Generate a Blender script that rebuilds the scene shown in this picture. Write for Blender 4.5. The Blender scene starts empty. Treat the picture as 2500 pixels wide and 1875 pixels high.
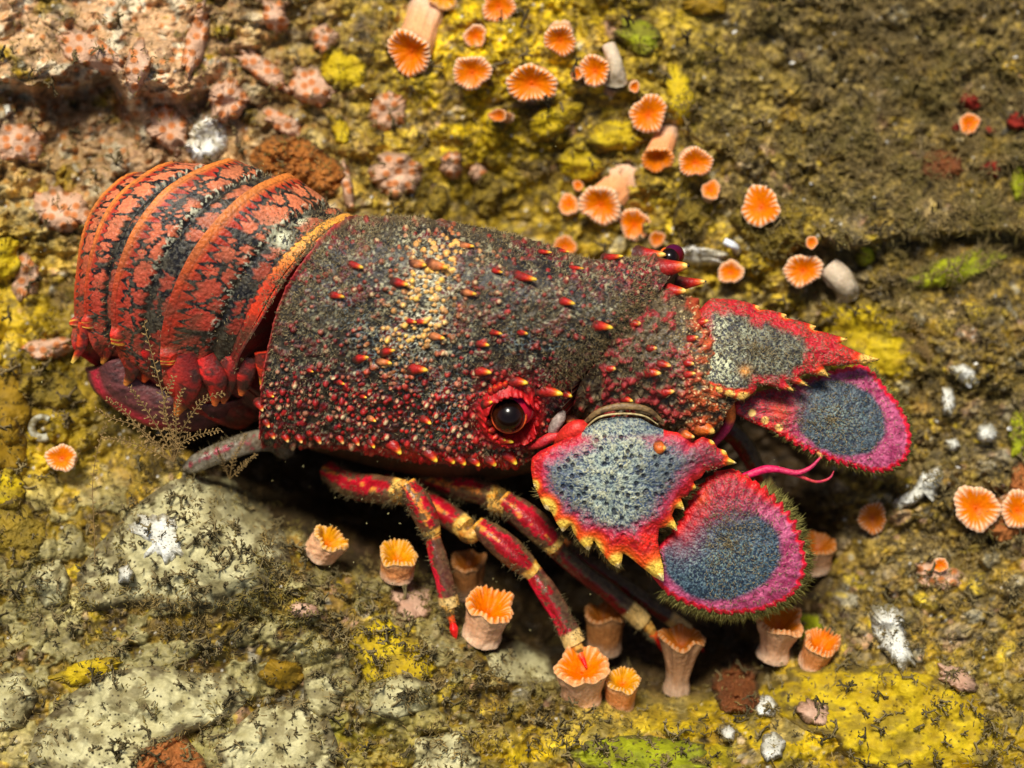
import bpy, math, random
import numpy as np
from mathutils import Vector, Matrix

# ------------------------------------------------------------------ frame
# Design space: x right, y up the picture, z towards the diver, centimetres.
# It is tilted into the world so that world +Z is up (the reef shelf rises into a wall).
D = 50.0
S = 0.01
AL = math.radians(35)
CA, SA = math.cos(AL), math.sin(AL)
sc = bpy.context.scene
col = sc.collection
rng = np.random.default_rng(7)
random.seed(7)

def P(px, py, z):
    px = np.asarray(px, float); py = np.asarray(py, float); z = np.asarray(z, float)
    k = (D - z) / D
    return np.stack([(px / 100 - 12.5) * k, -(py / 100 - 9.375) * k, z + 0 * px], -1)

def W(c):
    c = np.asarray(c, float)
    return np.stack([c[..., 0], c[..., 1] * CA - c[..., 2] * SA, c[..., 1] * SA + c[..., 2] * CA], -1) * S

def Wd(c):
    return W(c) / S

# ------------------------------------------------------------------ camera
cam = bpy.data.cameras.new("camera")
camo = bpy.data.objects.new("camera", cam)
col.objects.link(camo)
camo.location = Vector(W((0, 0, D)).tolist())
camo.rotation_euler = (AL, 0, 0)
cam.sensor_fit = 'HORIZONTAL'
cam.sensor_width = 36
cam.lens = 72
cam.clip_start = 0.01
cam.clip_end = 20
cam.dof.use_dof = True
cam.dof.focus_distance = (D - 1.6) * S
cam.dof.aperture_fstop = 5.8
sc.camera = camo

# ------------------------------------------------------------------ light
SUN_C = np.array([-0.12, 0.55, 0.83])           # towards the light, design space
SUN_C = SUN_C / np.linalg.norm(SUN_C)
sun_w = Vector(Wd(SUN_C).tolist())
sl = bpy.data.lights.new("sun", 'SUN')
sl.energy = 4.2
sl.angle = math.radians(14)
sl.color = (1.0, 0.95, 0.84)
so = bpy.data.objects.new("sun", sl)
col.objects.link(so)
so.rotation_euler = sun_w.to_track_quat('Z', 'Y').to_euler()
w = bpy.data.worlds.new("World")
sc.world = w
w.use_nodes = True
nt = w.node_tree
sky = nt.nodes.new('ShaderNodeTexSky')
sky.sky_type = 'NISHITA'
sky.sun_disc = False
sky.sun_elevation = math.asin(sun_w.z)
sky.sun_rotation = math.atan2(sun_w.x, sun_w.y)
sky.air_density = 1.0
sky.dust_density = 3.0
bg = nt.nodes['Background']
bg.inputs['Strength'].default_value = 0.07
nt.links.new(sky.outputs[0], bg.inputs['Color'])
sc.view_settings.view_transform = 'Standard'
sc.view_settings.look = 'None'
sc.view_settings.gamma = 1.0
sc.view_settings.exposure = 0.14
sc.cycles.use_denoising = True
sc.cycles.max_bounces = 6
sc.cycles.diffuse_bounces = 3

# ------------------------------------------------------------------ maths helpers
def lin(c):
    c = np.asarray(c, float) / 255.0
    return np.where(c <= 0.04045, c / 12.92, ((c + 0.055) / 1.055) ** 2.4)

def mix(a, b, m):
    a = np.asarray(a, float); b = np.asarray(b, float)
    m = np.asarray(m, float)
    if m.ndim: m = m[..., None]
    return a * (1 - m) + b * m

def sst(a, b, x):
    t = np.clip((np.asarray(x, float) - a) / (b - a), 0, 1)
    return t * t * (3 - 2 * t)

def hsh(ix, iy, seed):
    h = (ix.astype(np.int64) * 374761393 + iy.astype(np.int64) * 668265263 + seed * 974711) & 0xffffffff
    h = ((h ^ (h >> 13)) * 1274126177) & 0xffffffff
    h = ((h ^ (h >> 16)) * 2246822519) & 0xffffffff
    h = h ^ (h >> 15)
    return (h & 0xffffff) / float(0x1000000)

def vn(x, y, seed=0):
    x = np.asarray(x, float); y = np.asarray(y, float)
    ix = np.floor(x); iy = np.floor(y)
    fx = x - ix; fy = y - iy
    fx = fx * fx * (3 - 2 * fx); fy = fy * fy * (3 - 2 * fy)
    a = hsh(ix, iy, seed); b = hsh(ix + 1, iy, seed); c = hsh(ix, iy + 1, seed); d = hsh(ix + 1, iy + 1, seed)
    return (a * (1 - fx) + b * fx) * (1 - fy) + (c * (1 - fx) + d * fx) * fy

def fbm(x, y, seed=0, o=4, g=0.5):
    s = 0; a = 1; t = 0
    for k in range(o):
        s = s + a * vn(x * 2 ** k + 17.3 * k, y * 2 ** k - 9.1 * k, seed + k)
        t += a; a *= g
    s = s / t
    return np.clip((s - 0.5) * 1.5 + 0.5, 0, 1)

def worley(x, y, seed=0, jit=0.85):
    ix = np.floor(x); iy = np.floor(y)
    f1 = np.full(np.shape(x), 9.0); f2 = f1.copy(); idr = np.zeros(np.shape(x)); gx = idr.copy(); gy = idr.copy()
    for dx in (-1, 0, 1):
        for dy in (-1, 0, 1):
            cx = ix + dx; cy = iy + dy
            qx = cx + 0.5 + (hsh(cx, cy, seed) - 0.5) * jit
            qy = cy + 0.5 + (hsh(cx, cy, seed + 77) - 0.5) * jit
            d = np.hypot(x - qx, y - qy)
            n = d < f1
            f2 = np.where(n, f1, np.minimum(f2, d))
            idr = np.where(n, hsh(cx, cy, seed + 191), idr)
            gx = np.where(n, x - qx, gx); gy = np.where(n, y - qy, gy)
            f1 = np.where(n, d, f1)
    return f1, f2, idr, gx, gy

def gauss(px, py, cx, cy, rx, ry=None, ang=0):
    ry = ry or rx
    a = math.radians(ang)
    dx = px - cx; dy = py - cy
    u = (dx * math.cos(a) + dy * math.sin(a)) / rx
    v = (-dx * math.sin(a) + dy * math.cos(a)) / ry
    return np.exp(-(u * u + v * v))

def catmull(A, n, closed=False):
    """A: (k, ...) control values along axis 0 -> (n, ...)"""
    A = np.asarray(A, float)
    k = len(A)
    if closed:
        t = np.linspace(0, k, n, endpoint=False)
        i = np.floor(t).astype(int); f = t - i
        g = lambda j: A[j % k]
    else:
        t = np.linspace(0, k - 1, n)
        i = np.minimum(np.floor(t).astype(int), k - 2); f = t - i
        E = np.concatenate([[2 * A[0] - A[1]], A, [2 * A[-1] - A[-2]]])
        g = lambda j: E[j + 1]
    f = f.reshape((-1,) + (1,) * (A.ndim - 1))
    p0, p1, p2, p3 = g(i - 1), g(i), g(i + 1), g(i + 2)
    return 0.5 * (2 * p1 + (p2 - p0) * f + (2 * p0 - 5 * p1 + 4 * p2 - p3) * f ** 2 + (3 * p1 - p0 - 3 * p2 + p3) * f ** 3)

# ------------------------------------------------------------------ mesh helpers
def grid_faces(n, m, wu=False, wv=False, off=0):
    i = np.arange(n if wu else n - 1); j = np.arange(m if wv else m - 1)
    I, J = np.meshgrid(i, j, indexing='ij')
    I2 = (I + 1) % n; J2 = (J + 1) % m
    return (np.stack([I * m + J, I2 * m + J, I2 * m + J2, I * m + J2], -1).reshape(-1, 4) + off)

class Geo:
    """collects vertices (design space), quads (a repeated index makes a triangle) and colours"""
    def __init__(s):
        s.v = []; s.f = []; s.c = []; s.n = 0
    def add(s, v, f, c, rough=0.55):
        v = np.asarray(v, float).reshape(-1, 3)
        c = np.asarray(c, float)
        if c.ndim == 1: c = np.repeat(c[None], len(v), 0)
        c = c.reshape(-1, c.shape[-1])
        if c.shape[1] == 3:
            r = np.broadcast_to(np.asarray(rough, float).reshape(-1, 1), (len(v), 1)) if np.ndim(rough) else np.full((len(v), 1), rough)
            c = np.concatenate([c, r], 1)
        s.v.append(v); s.f.append(np.asarray(f, int) + s.n); s.c.append(c)
        s.n += len(v)
    def build(s, name, mat, parent=None, loc=None, world=True):
        V = np.concatenate(s.v); F = np.concatenate(s.f); Cc = np.concatenate(s.c)
        Vw = W(V)
        if loc is None:
            loc = np.zeros(3)
        Vw = Vw - np.asarray(loc)
        me = bpy.data.meshes.new(name)
        tri = (F[:, 3] == F[:, 2]) | (F[:, 3] == F[:, 0])
        q = F[~tri]; t = F[tri][:, :3]
        nl = len(q) * 4 + len(t) * 3
        me.vertices.add(len(Vw)); me.vertices.foreach_set('co', Vw.astype(np.float32).ravel())
        me.loops.add(nl); me.loops.foreach_set('vertex_index', np.concatenate([q.ravel(), t.ravel()]).astype(np.int32))
        me.polygons.add(len(q) + len(t))
        st = np.concatenate([np.arange(len(q)) * 4, len(q) * 4 + np.arange(len(t)) * 3]).astype(np.int32)
        me.polygons.foreach_set('loop_start', st)
        me.polygons.foreach_set('use_smooth', np.ones(len(q) + len(t), bool))
        me.update(calc_edges=True)
        at = me.color_attributes.new('Col', 'FLOAT_COLOR', 'POINT')
        at.data.foreach_set('color', np.clip(Cc, 0, 1).astype(np.float32).ravel())
        me.materials.append(mat)
        ob = bpy.data.objects.new(name, me)
        col.objects.link(ob)
        if parent is not None:
            ob.parent = parent
        else:
            ob.location = Vector(list(map(float, loc)))
        return ob

def tag(o, label=None, cat=None, group=None, kind=None):
    if label: o['label'] = label
    if cat: o['category'] = cat
    if group: o['group'] = group
    if kind: o['kind'] = kind
    return o

def empty(name, locw):
    o = bpy.data.objects.new(name, None)
    col.objects.link(o)
    o.empty_display_size = 0.01
    o.location = Vector(list(map(float, locw)))
    return o

def tube(g, pts, rad, cfun, seg=14, n=None, squash=None, closed_ends=True, rough=0.5, disp=None):
    """tube through control points (design space); cfun(t, ang, pos) -> colours"""
    pts = np.asarray(pts, float); rad = np.asarray(rad, float)
    n = n or max(8, len(pts) * 6)
    Pp = catmull(pts, n); R = np.maximum(catmull(rad[:, None], n)[:, 0], 0.004)
    T = np.gradient(Pp, axis=0); T /= np.linalg.norm(T, axis=1)[:, None] + 1e-9
    up = np.array([0.02, 0.1, 1.0]); 
    N = np.cross(T, up); N /= np.linalg.norm(N, axis=1)[:, None] + 1e-9
    B = np.cross(N, T)
    a = np.linspace(0, 2 * np.pi, seg, endpoint=False)
    t = np.linspace(0, 1, n)
    TT, AA = np.meshgrid(t, a, indexing='ij')
    RR = np.repeat(R[:, None], seg, 1)
    if disp is not None: RR = RR * disp(TT, AA)
    sq = 1.0 if squash is None else squash
    V = Pp[:, None] + RR[..., None] * (np.cos(AA)[..., None] * N[:, None] + sq * np.sin(AA)[..., None] * B[:, None])
    c = cfun(TT, AA, V)
    g.add(V, grid_faces(n, seg, False, True), np.asarray(c).reshape(-1, np.asarray(c).shape[-1]) if np.ndim(c) > 1 else c, rough)
    if closed_ends:
        for k, e in ((0, Pp[0]), (n - 1, Pp[-1])):
            ring = V[k]; cc = np.asarray(c)
            cc = cc[k] if cc.ndim == 3 else np.repeat(cc[None], seg, 0)
            idx = np.arange(seg)
            f = np.stack([idx, (idx + 1) % seg, np.full(seg, seg), np.full(seg, seg)], -1)
            g.add(np.concatenate([ring, e[None]]), f, np.concatenate([cc, cc[:1]]), rough)

def segs(g, P0, P1, R0, R1, C, rough=0.8):
    """many thin three-sided rods at once"""
    P0 = np.asarray(P0, float); P1 = np.asarray(P1, float); n = len(P0)
    T = P1 - P0; T /= np.linalg.norm(T, axis=1)[:, None] + 1e-9
    ref = np.where(np.abs(T[:, 2:3]) > 0.8, np.array([[1.0, 0.2, 0]]), np.array([[0, 0.1, 1.0]]))
    N = np.cross(T, ref); N /= np.linalg.norm(N, axis=1)[:, None] + 1e-9
    B = np.cross(T, N)
    R0 = np.broadcast_to(R0, n)[:, None]; R1 = np.broadcast_to(R1, n)[:, None]
    V = np.zeros((n, 6, 3))
    for k in range(3):
        a = 2 * math.pi * k / 3
        o = math.cos(a) * N + math.sin(a) * B
        V[:, k] = P0 + R0 * o; V[:, 3 + k] = P1 + R1 * o
    b = (np.arange(n) * 6)[:, None]
    F = np.concatenate([b + np.array([[0, 1, 4, 3]]), b + np.array([[1, 2, 5, 4]]), b + np.array([[2, 0, 3, 5]]), b + np.array([[3, 4, 5, 5]])], 0)
    C = np.asarray(C, float)
    if C.ndim == 1: C = np.repeat(C[None], n, 0)
    g.add(V.reshape(-1, 3), F, np.repeat(C, 6, 0), rough)

# ------------------------------------------------------------------ materials
def mat(name, bump=0.3, bscale=900, tint=0.25, spec=0.35, sss=0.0, coat=0.0, bdist=0.0006, transl=0.0):
    m = bpy.data.materials.new(name)
    m.use_nodes = True
    t = m.node_tree; b = t.nodes['Principled BSDF']
    a = t.nodes.new('ShaderNodeAttribute'); a.attribute_name = 'Col'
    tc = t.nodes.new('ShaderNodeTexCoord')
    n1 = t.nodes.new('ShaderNodeTexNoise'); n1.inputs['Scale'].default_value = bscale; n1.inputs['Detail'].default_value = 4
    t.links.new(tc.outputs['Object'], n1.inputs['Vector'])
    mr = t.nodes.new('ShaderNodeMapRange')
    mr.inputs['From Min'].default_value = 0.3; mr.inputs['From Max'].default_value = 0.7
    mr.inputs['To Min'].default_value = 1 - tint; mr.inputs['To Max'].default_value = 1 + tint
    t.links.new(n1.outputs['Fac'], mr.inputs['Value'])
    vm = t.nodes.new('ShaderNodeVectorMath'); vm.operation = 'SCALE'
    t.links.new(a.outputs['Color'], vm.inputs[0]); t.links.new(mr.outputs['Result'], vm.inputs['Scale'])
    t.links.new(vm.outputs[0], b.inputs['Base Color'])
    t.links.new(a.outputs['Alpha'], b.inputs['Roughness'])
    b.inputs['Specular IOR Level'].default_value = spec
    if bump > 0:
        bp = t.nodes.new('ShaderNodeBump'); bp.inputs['Strength'].default_value = bump; bp.inputs['Distance'].default_value = bdist
        t.links.new(n1.outputs['Fac'], bp.inputs['Height']); t.links.new(bp.outputs[0], b.inputs['Normal'])
    if sss > 0:
        b.inputs['Subsurface Weight'].default_value = sss
        b.inputs['Subsurface Radius'].default_value = (1.0, 0.5, 0.25)
        b.inputs['Subsurface Scale'].default_value = 0.0012
    if coat > 0:
        b.inputs['Coat Weight'].default_value = coat; b.inputs['Coat Roughness'].default_value = 0.05
    return m

M_ROCK = mat("encrusted_rock", 0.7, 700, 0.35, 0.35)
M_SHELL = mat("lobster_shell", 0.6, 1300, 0.3, 0.45, bdist=0.0004)
M_EYE = mat("eye_gloss", 0.0, 900, 0.0, 0.35)
M_HAIR = mat("fine_hair", 0.0, 900, 0.2, 0.2)
M_POLYP = mat("coral_flesh", 0.35, 1100, 0.16, 0.12, sss=0.2)
M_SPONGE = mat("sponge_skin", 0.3, 1000, 0.14, 0.35, sss=0.0)
M_TURF = mat("turf_algae", 0.0, 500, 0.3, 0.2)
M_WHITE = mat("white_crust", 0.25, 1500, 0.12, 0.12)

# ------------------------------------------------------------------ terrain height
X0, X1, Y0, Y1, ST = -650, 3150, -650, 2550, 3.2
gx = np.arange(X0, X1, ST); gy = np.arange(Y0, Y1, ST)
GX, GY = np.meshgrid(gx, gy, indexing='ij')
ctl = np.array([
 (-600,-600,-1.5),(600,-600,-2.2),(1800,-600,-3),(3000,-600,-3),(0,0,-1.2),(400,30,-0.9),(600,0,-1.8),(1200,0,-2.3),(1800,0,-3),(2500,0,-3),
 (100,200,-1.0),(350,170,-0.7),(60,300,-1.6),(300,260,-2.0),(0,500,-1.3),(100,650,-1.4),(300,400,-1.5),(500,380,-1.7),(700,380,-1.9),(1000,450,-2.2),(1250,520,-3.2),(1500,500,-2.7),
 (1400,250,-2.0),(1200,150,-2.1),(1850,560,-2.1),(1700,620,-2.8),(2050,700,-2.4),(2100,850,-2.4),(2400,700,-2.2),(2500,400,-2.7),(2100,300,-2.9),(2400,950,-2.0),(3100,700,-2),
 (900,800,-1.6),(500,700,-1.6),(250,700,-1.6),(1300,900,-2.2),(1600,850,-2.5),
 (450,1040,-2.6),(560,1110,-3.2),(700,1180,-4.6),(720,1100,-5),(900,1180,-6.5),(1100,1250,-6.5),(1350,1350,-6.2),(1500,1480,-5.2),(1650,1450,-5.6),(1850,1300,-5.8),(1950,1180,-5.2),(2000,1350,-3.6),(2050,1230,-3.2),
 (1720,1620,-3.2),(1560,1620,-3.6),(1850,1620,-1.8),(960,1310,-3.6),(1150,1420,-3.6),(1330,1530,-3.8),(660,1215,-2.6),
 (300,1180,-0.5),(200,1050,-1.0),(440,1170,-0.2),(420,1290,0.3),(560,1270,0.1),(700,1330,-0.5),(840,1420,-0.3),(1000,1500,-0.3),(1120,1570,-0.2),(1280,1680,-0.3),(1420,1760,0.0),(1650,1790,0.2),(1850,1730,-0.1),(2000,1640,-0.5),(2100,1450,-1.2),
 (2200,1250,-1.6),(2450,1250,-1.6),(2500,1500,-0.8),(3100,1300,-1),(0,1000,-0.8),(0,1400,0.1),(-600,700,-1),(-600,1500,0.5),(0,1875,1.5),(300,1600,0.8),(600,1650,0.9),(500,1875,1.7),(1200,1875,1.3),(2000,1875,1.0),(2500,1875,0.8),
 (-600,2500,3.5),(800,2500,4.0),(2000,2500,3.8),(3100,2500,3),(900,1640,0.4),(2400,1700,0.1)], float)
def tps_fit(c, reg=0.02):
    x = c[:, :2] / 1000; z = c[:, 2]; n = len(c)
    r = np.linalg.norm(x[:, None] - x[None], axis=2)
    K = np.where(r > 0, r * r * np.log(r + 1e-12), 0) + reg * 0.05 * np.eye(n)
    Pm = np.concatenate([np.ones((n, 1)), x], 1)
    A = np.block([[K, Pm], [Pm.T, np.zeros((3, 3))]])
    s = np.linalg.solve(A, np.concatenate([z, np.zeros(3)]))
    return x, s
tx, ts = tps_fit(ctl)
def tps(px, py):
    q = np.stack([px.ravel(), py.ravel()], -1) / 1000
    o = np.zeros(len(q))
    for k in range(0, len(q), 20000):
        qq = q[k:k + 20000]
        r = np.linalg.norm(qq[:, None] - tx[None], axis=2)
        o[k:k + 20000] = np.where(r > 0, r * r * np.log(r + 1e-12), 0) @ ts[:-3] + ts[-3] + qq @ ts[-2:]
    return o.reshape(px.shape)
def bil(A, px, py, x0, y0, st):
    fx = np.clip((np.asarray(px, float) - x0) / st, 0, A.shape[0] - 1.001); fy = np.clip((np.asarray(py, float) - y0) / st, 0, A.shape[1] - 1.001)
    i = fx.astype(int); j = fy.astype(int); fx = fx - i; fy = fy - j
    return (A[i, j] * (1 - fx) + A[i + 1, j] * fx) * (1 - fy) + (A[i, j + 1] * (1 - fx) + A[i + 1, j + 1] * fx) * fy
cgx = np.arange(X0, X1 + 30, 20.0); cgy = np.arange(Y0, Y1 + 30, 20.0)
CX, CY = np.meshgrid(cgx, cgy, indexing='ij')
HC = tps(CX, CY)
wx = GX + 60 * (fbm(GX / 170, GY / 170, 3) - 0.5); wy = GY + 60 * (fbm(GX / 170, GY / 170, 9) - 0.5)
H = bil(HC, wx, wy, X0, Y0, 20.0)
lump = fbm(wx / 210, wy / 170, 21, 5) - 0.5
calm = np.clip(.75 * sst(.52, .62, fbm(GX / 150, GY / 120, 57, 3)) + gauss(GX, GY, 420, 1650, 620, 430) * 1.4 * sst(1150, 1300, GY) + gauss(GX, GY, 2150, 1900, 560, 300) * 1.3 + .5 * gauss(GX, GY, 1350, 200, 420, 300), 0, 1)
H += 0.9 * lump
rid = 1 - np.abs(2 * fbm(wx / 130, wy / 90, 31, 4) - 1)
H += 0.30 * (rid - 0.6) * (1 - .55 * calm)
f1, f2, idr, _, _ = worley(wx / 62, wy / 52, 41)
H += (0.16 + .3 * sst(.3, .9, idr)) * (1 - .5 * calm) * np.sqrt(np.clip(1 - (f1 / .62) ** 2, 0, 1))
fq, _, idq, _, _ = worley(wx / 27 + 5, wy / 24, 47)
H += .14 * (idq > .4) * (1 - .5 * calm) * np.sqrt(np.clip(1 - (fq / .5) ** 2, 0, 1))
f1s, f2s, idr2, _, _ = worley(wx / 22, wy / 20, 43)
crumb = fbm(GX / 260, GY / 260, 51, 3)
turf_zone = np.clip(gauss(GX, GY, 2150, 220, 650, 420) * 1.5 + gauss(GX, GY, 2350, 1200, 330, 430) + 0.35 * sst(0.45, 0.6, crumb), 0, 1)
fine = fbm(GX / 15, GY / 12, 61, 4) - 0.5
H += (1 - .75 * calm) * (0.12 * (0.5 - f1s) * (0.4 + turf_zone) + fine * (0.12 + 0.22 * turf_zone))
# overhanging crust ledge at the left of the wall (the shelf drops sharply below it)
ledge = 198 + 18 * np.sin(GX / 60.0) + 45 * (fbm(GX / 90, GX * 0 + 2.2, 71) - 0.5) + gauss(GX, GX * 0, 320, 0, 28) * 60
lm = sst(640, 380, GX)
H += lm * (0.75 * sst(40, 0, GY - ledge) * sst(-170, -20, GY - ledge) - 0.7 * sst(-2, 8, GY - ledge) * sst(110, 30, GY - ledge))
dl2 = GY - (600 - .06 * (GX - 2000) + 40 * (fbm(GX / 110, GX * 0 + 7.7, 73) - .5))
H += sst(1820, 2060, GX) * (.55 * sst(-190, -30, dl2) * sst(10, -8, dl2) - .35 * sst(-4, 8, dl2) * sst(90, 20, dl2))
HT = H.copy()
def hz(px, py): return bil(HT, px, py, X0, Y0, ST)

# ------------------------------------------------------------------ terrain colour
def terrain_colour(px, py, H):
    n_f = fbm(px / 9, py / 8, 101, 3); n_m = fbm(px / 34, py / 26, 105, 4); n_l = fbm(px / 120, py / 90, 111, 4); n_x = fbm(px / 55, py / 42, 117, 4)
    dark = lin((66, 52, 24)); brown = lin((146, 118, 34)); tan = lin((184, 154, 72))
    c = mix(dark, brown, sst(0.25, 0.7, n_f * 0.6 + n_m * 0.4))
    c = mix(c, tan, 0.7 * sst(0.55, 0.8, n_m * 0.6 + n_f * 0.4))
    wxx = px + 60 * (fbm(px / 170, py / 170, 3) - 0.5); wyy = py + 60 * (fbm(px / 170, py / 170, 9) - 0.5)
    # individual small growths of many kinds, each its own colour
    fa, _, ia, _, _ = worley(wxx / 62, wyy / 52, 41); fb, _, ib, _, _ = worley(wxx / 27 + 5, wyy / 24, 47)
    pal = [lin(q) for q in ((176, 140, 24), (198, 172, 128), (150, 118, 30), (190, 146, 112), (122, 98, 50), (176, 168, 140), (160, 126, 60), (206, 176, 40))]
    trf = np.clip(gauss(px, py, 2150, 220, 560, 380) * 1.3, 0, 1)
    for f_, i_, thr, st_ in ((fa, ia, .5, .75), (fb, ib, .4, .7)):
        kk = np.floor(hsh(np.round(i_ * 9999), i_ * 0, 71) * 8).astype(int)
        cc_ = np.take(np.array(pal), kk, axis=0)
        on = sst(thr, thr - .18, f_ + .2 * (n_f - .5)) * (hsh(np.round(i_ * 9999), i_ * 0, 73) > .45 + .3 * trf)
        c = mix(c, cc_ * (.75 + .5 * n_f[..., None]), on * st_)
    # pinkish crust, upper left
    zl = np.clip(gauss(px, py, 150, 250, 560, 420) * 1.5, 0, 1)
    pk = mix(lin((168, 130, 88)), lin((198, 160, 122)), n_f)
    c = mix(c, pk, zl * sst(0.26, 0.42, n_x * 0.6 + n_l * 0.4))
    c = mix(c, lin((205, 195, 165)), zl * 0.7 * sst(0.66, 0.74, n_x) )
    # orange spots in the pink crust
    f, g2, ii, _, _ = worley(px / 29, py / 27, 131, .5)
    c = mix(c, lin((190, 108, 40)), zl * sst(0.38, 0.58, n_x * 0.6 + n_l * 0.4) * sst(0.34, 0.2, f) * 0.75 * sst(0.3, 0.5, ii))
    # olive yellow, top centre
    zy = np.clip(gauss(px, py, 1350, 180, 480, 340) * 1.5 + gauss(px, py, 1800, 560, 240, 160) + gauss(px, py, 2080, 860, 180, 160), 0, 1)
    yl = mix(lin((134, 108, 10)), lin((214, 180, 6)), sst(0.3, 0.75, n_m * .5 + n_f * .5))
    c = mix(c, yl, zy * sst(0.34, 0.50, n_x * 0.5 + n_l * 0.5))
    # left column olive
    zo = np.clip(gauss(px, py, 20, 950, 240, 480) * 1.4, 0, 1)
    c = mix(c, mix(lin((140, 114, 14)), lin((192, 160, 26)), n_m), zo * sst(0.28, 0.44, n_l * .5 + n_x * .5))
    # cream sheets, lower left and middle
    zc = np.clip(gauss(px, py, 420, 1560, 560, 430) * 1.6 + gauss(px, py, 1150, 1760, 420, 170), 0, 1) * sst(1120, 1230, py)
    cr = mix(lin((140, 128, 74)), lin((188, 176, 118)), n_m)
    mcr = zc * sst(0.44, 0.50, n_x * 0.45 + n_l * 0.55)
    c = mix(c, cr, mcr)
    # yellow sheet, lower right
    zr = np.clip(gauss(px, py, 2150, 1900, 620, 330) * 1.7 + gauss(px, py, 1250, 1900, 420, 130), 0, 1) * sst(1560, 1680, py)
    myl = zr * sst(0.36, 0.46, n_x * .4 + n_l * .6)
    c = mix(c, mix(lin((150, 120, 4)), lin((196, 164, 10)), n_m), myl)
    zg = gauss(px, py, 1650, 1850, 260, 60) + gauss(px, py, 700, 1790, 260, 60)
    c = mix(c, lin((158, 150, 28)), np.clip(zg, 0, 1) * 0.7 * sst(0.4, 0.6, n_x))
    c = c * (.72 + .56 * sst(.3, .7, fbm(px / 190, py / 130, 147, 3)))[..., None]
    c = mix(c, lin((150, 134, 100)), .5 * sst(.60, .68, fbm(px / 80, py / 50, 149, 4)) * sst(1500, 1900, px))
    # dark pits and bright grains
    turf = np.clip(gauss(px, py, 2150, 220, 600, 400) * 1.5 + gauss(px, py, 2380, 1200, 330, 400), 0, 1)
    c = mix(c, mix(lin((44, 38, 20)), lin((136, 116, 66)), sst(0.3, 0.65, n_f)), 0.7 * turf * sst(0.3, 0.45, n_l * .5 + n_x * .5))
    c = mix(c, lin((38, 30, 14)), 0.6 * sst(0.62, 0.76, fbm(px / 26, py / 20, 151, 4)) * (1 - 0.7 * np.clip(mcr + myl, 0, 1)))
    f, g2, ii, _, _ = worley(px / 17, py / 17, 161)
    c = mix(c, lin((190, 185, 170)), sst(0.24, 0.15, f) * (ii > 0.955) * (1 - 0.6 * np.clip(mcr + myl, 0, 1)))
    # silt and little dark specks on the sheets
    c = mix(c, lin((104, 92, 52)), np.clip(mcr + myl, 0, 1) * sst(0.50, 0.74, fbm(px / 46, py / 36, 171, 5)) * 0.7)
    f, g2, ii, _, _ = worley(px / 13, py / 13, 181)
    c = mix(c, lin((70, 62, 35)), np.clip(mcr + myl, 0, 1) * sst(0.3, 0.15, f) * (ii > 0.72) * 0.8)
    # brown rock in the crevice, darkened to paint in its deep shade
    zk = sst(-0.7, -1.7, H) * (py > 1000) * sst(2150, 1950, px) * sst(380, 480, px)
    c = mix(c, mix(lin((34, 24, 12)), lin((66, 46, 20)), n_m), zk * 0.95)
    return c, mcr, myl
TC, MCR, MYL = terrain_colour(GX, GY, H)
H = H + 0.16 * MCR + 0.14 * MYL
HT = H
g = Geo()
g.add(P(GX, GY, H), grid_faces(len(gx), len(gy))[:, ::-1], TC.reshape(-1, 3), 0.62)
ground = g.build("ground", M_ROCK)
tag(ground, "encrusted brown reef rock shelf and wall under the lobster", "reef rock", kind="structure")

# smoothed height (no fine detail) for draping, and what the growths add to it
ADD = np.zeros_like(H)
HS = bil(H, CX, CY, X0, Y0, ST)
for _ in range(2):
    Q = np.pad(HS, 1, mode='edge'); HS = (Q[1:-1, 1:-1] * 2 + Q[:-2, 1:-1] + Q[2:, 1:-1] + Q[1:-1, :-2] + Q[1:-1, 2:]) / 6

# ------------------------------------------------------------------ encrusting growths (each a thing)
def ell(cx, cy, rx, ry, ang=0, wob=0.18, seed=0, n=240, lob=2.2):
    a = np.linspace(0, 2 * np.pi, n, endpoint=False)
    r = 1 + wob * 2 * (fbm(lob * np.cos(a) + 5 + seed, lob * np.sin(a) + seed * 1.7, seed + 900, 3) - 0.5)
    x = rx * r * np.cos(a); y = ry * r * np.sin(a); q = math.radians(ang)
    return np.stack([cx + x * math.cos(q) - y * math.sin(q), cy + x * math.sin(q) + y * math.cos(q)], -1)

def smooth_poly(pts, n=240, sm=2):
    p = np.asarray(pts, float)
    q = np.concatenate([p, p[:1]]); d = np.r_[0, np.cumsum(np.linalg.norm(np.diff(q, axis=0), axis=1))]
    t = np.linspace(0, d[-1], n, endpoint=False)
    o = np.stack([np.interp(t, d, q[:, 0]), np.interp(t, d, q[:, 1])], -1)
    for _ in range(sm): o = (np.roll(o, 1, 0) + 2 * o + np.roll(o, -1, 0)) / 4
    return o

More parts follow.
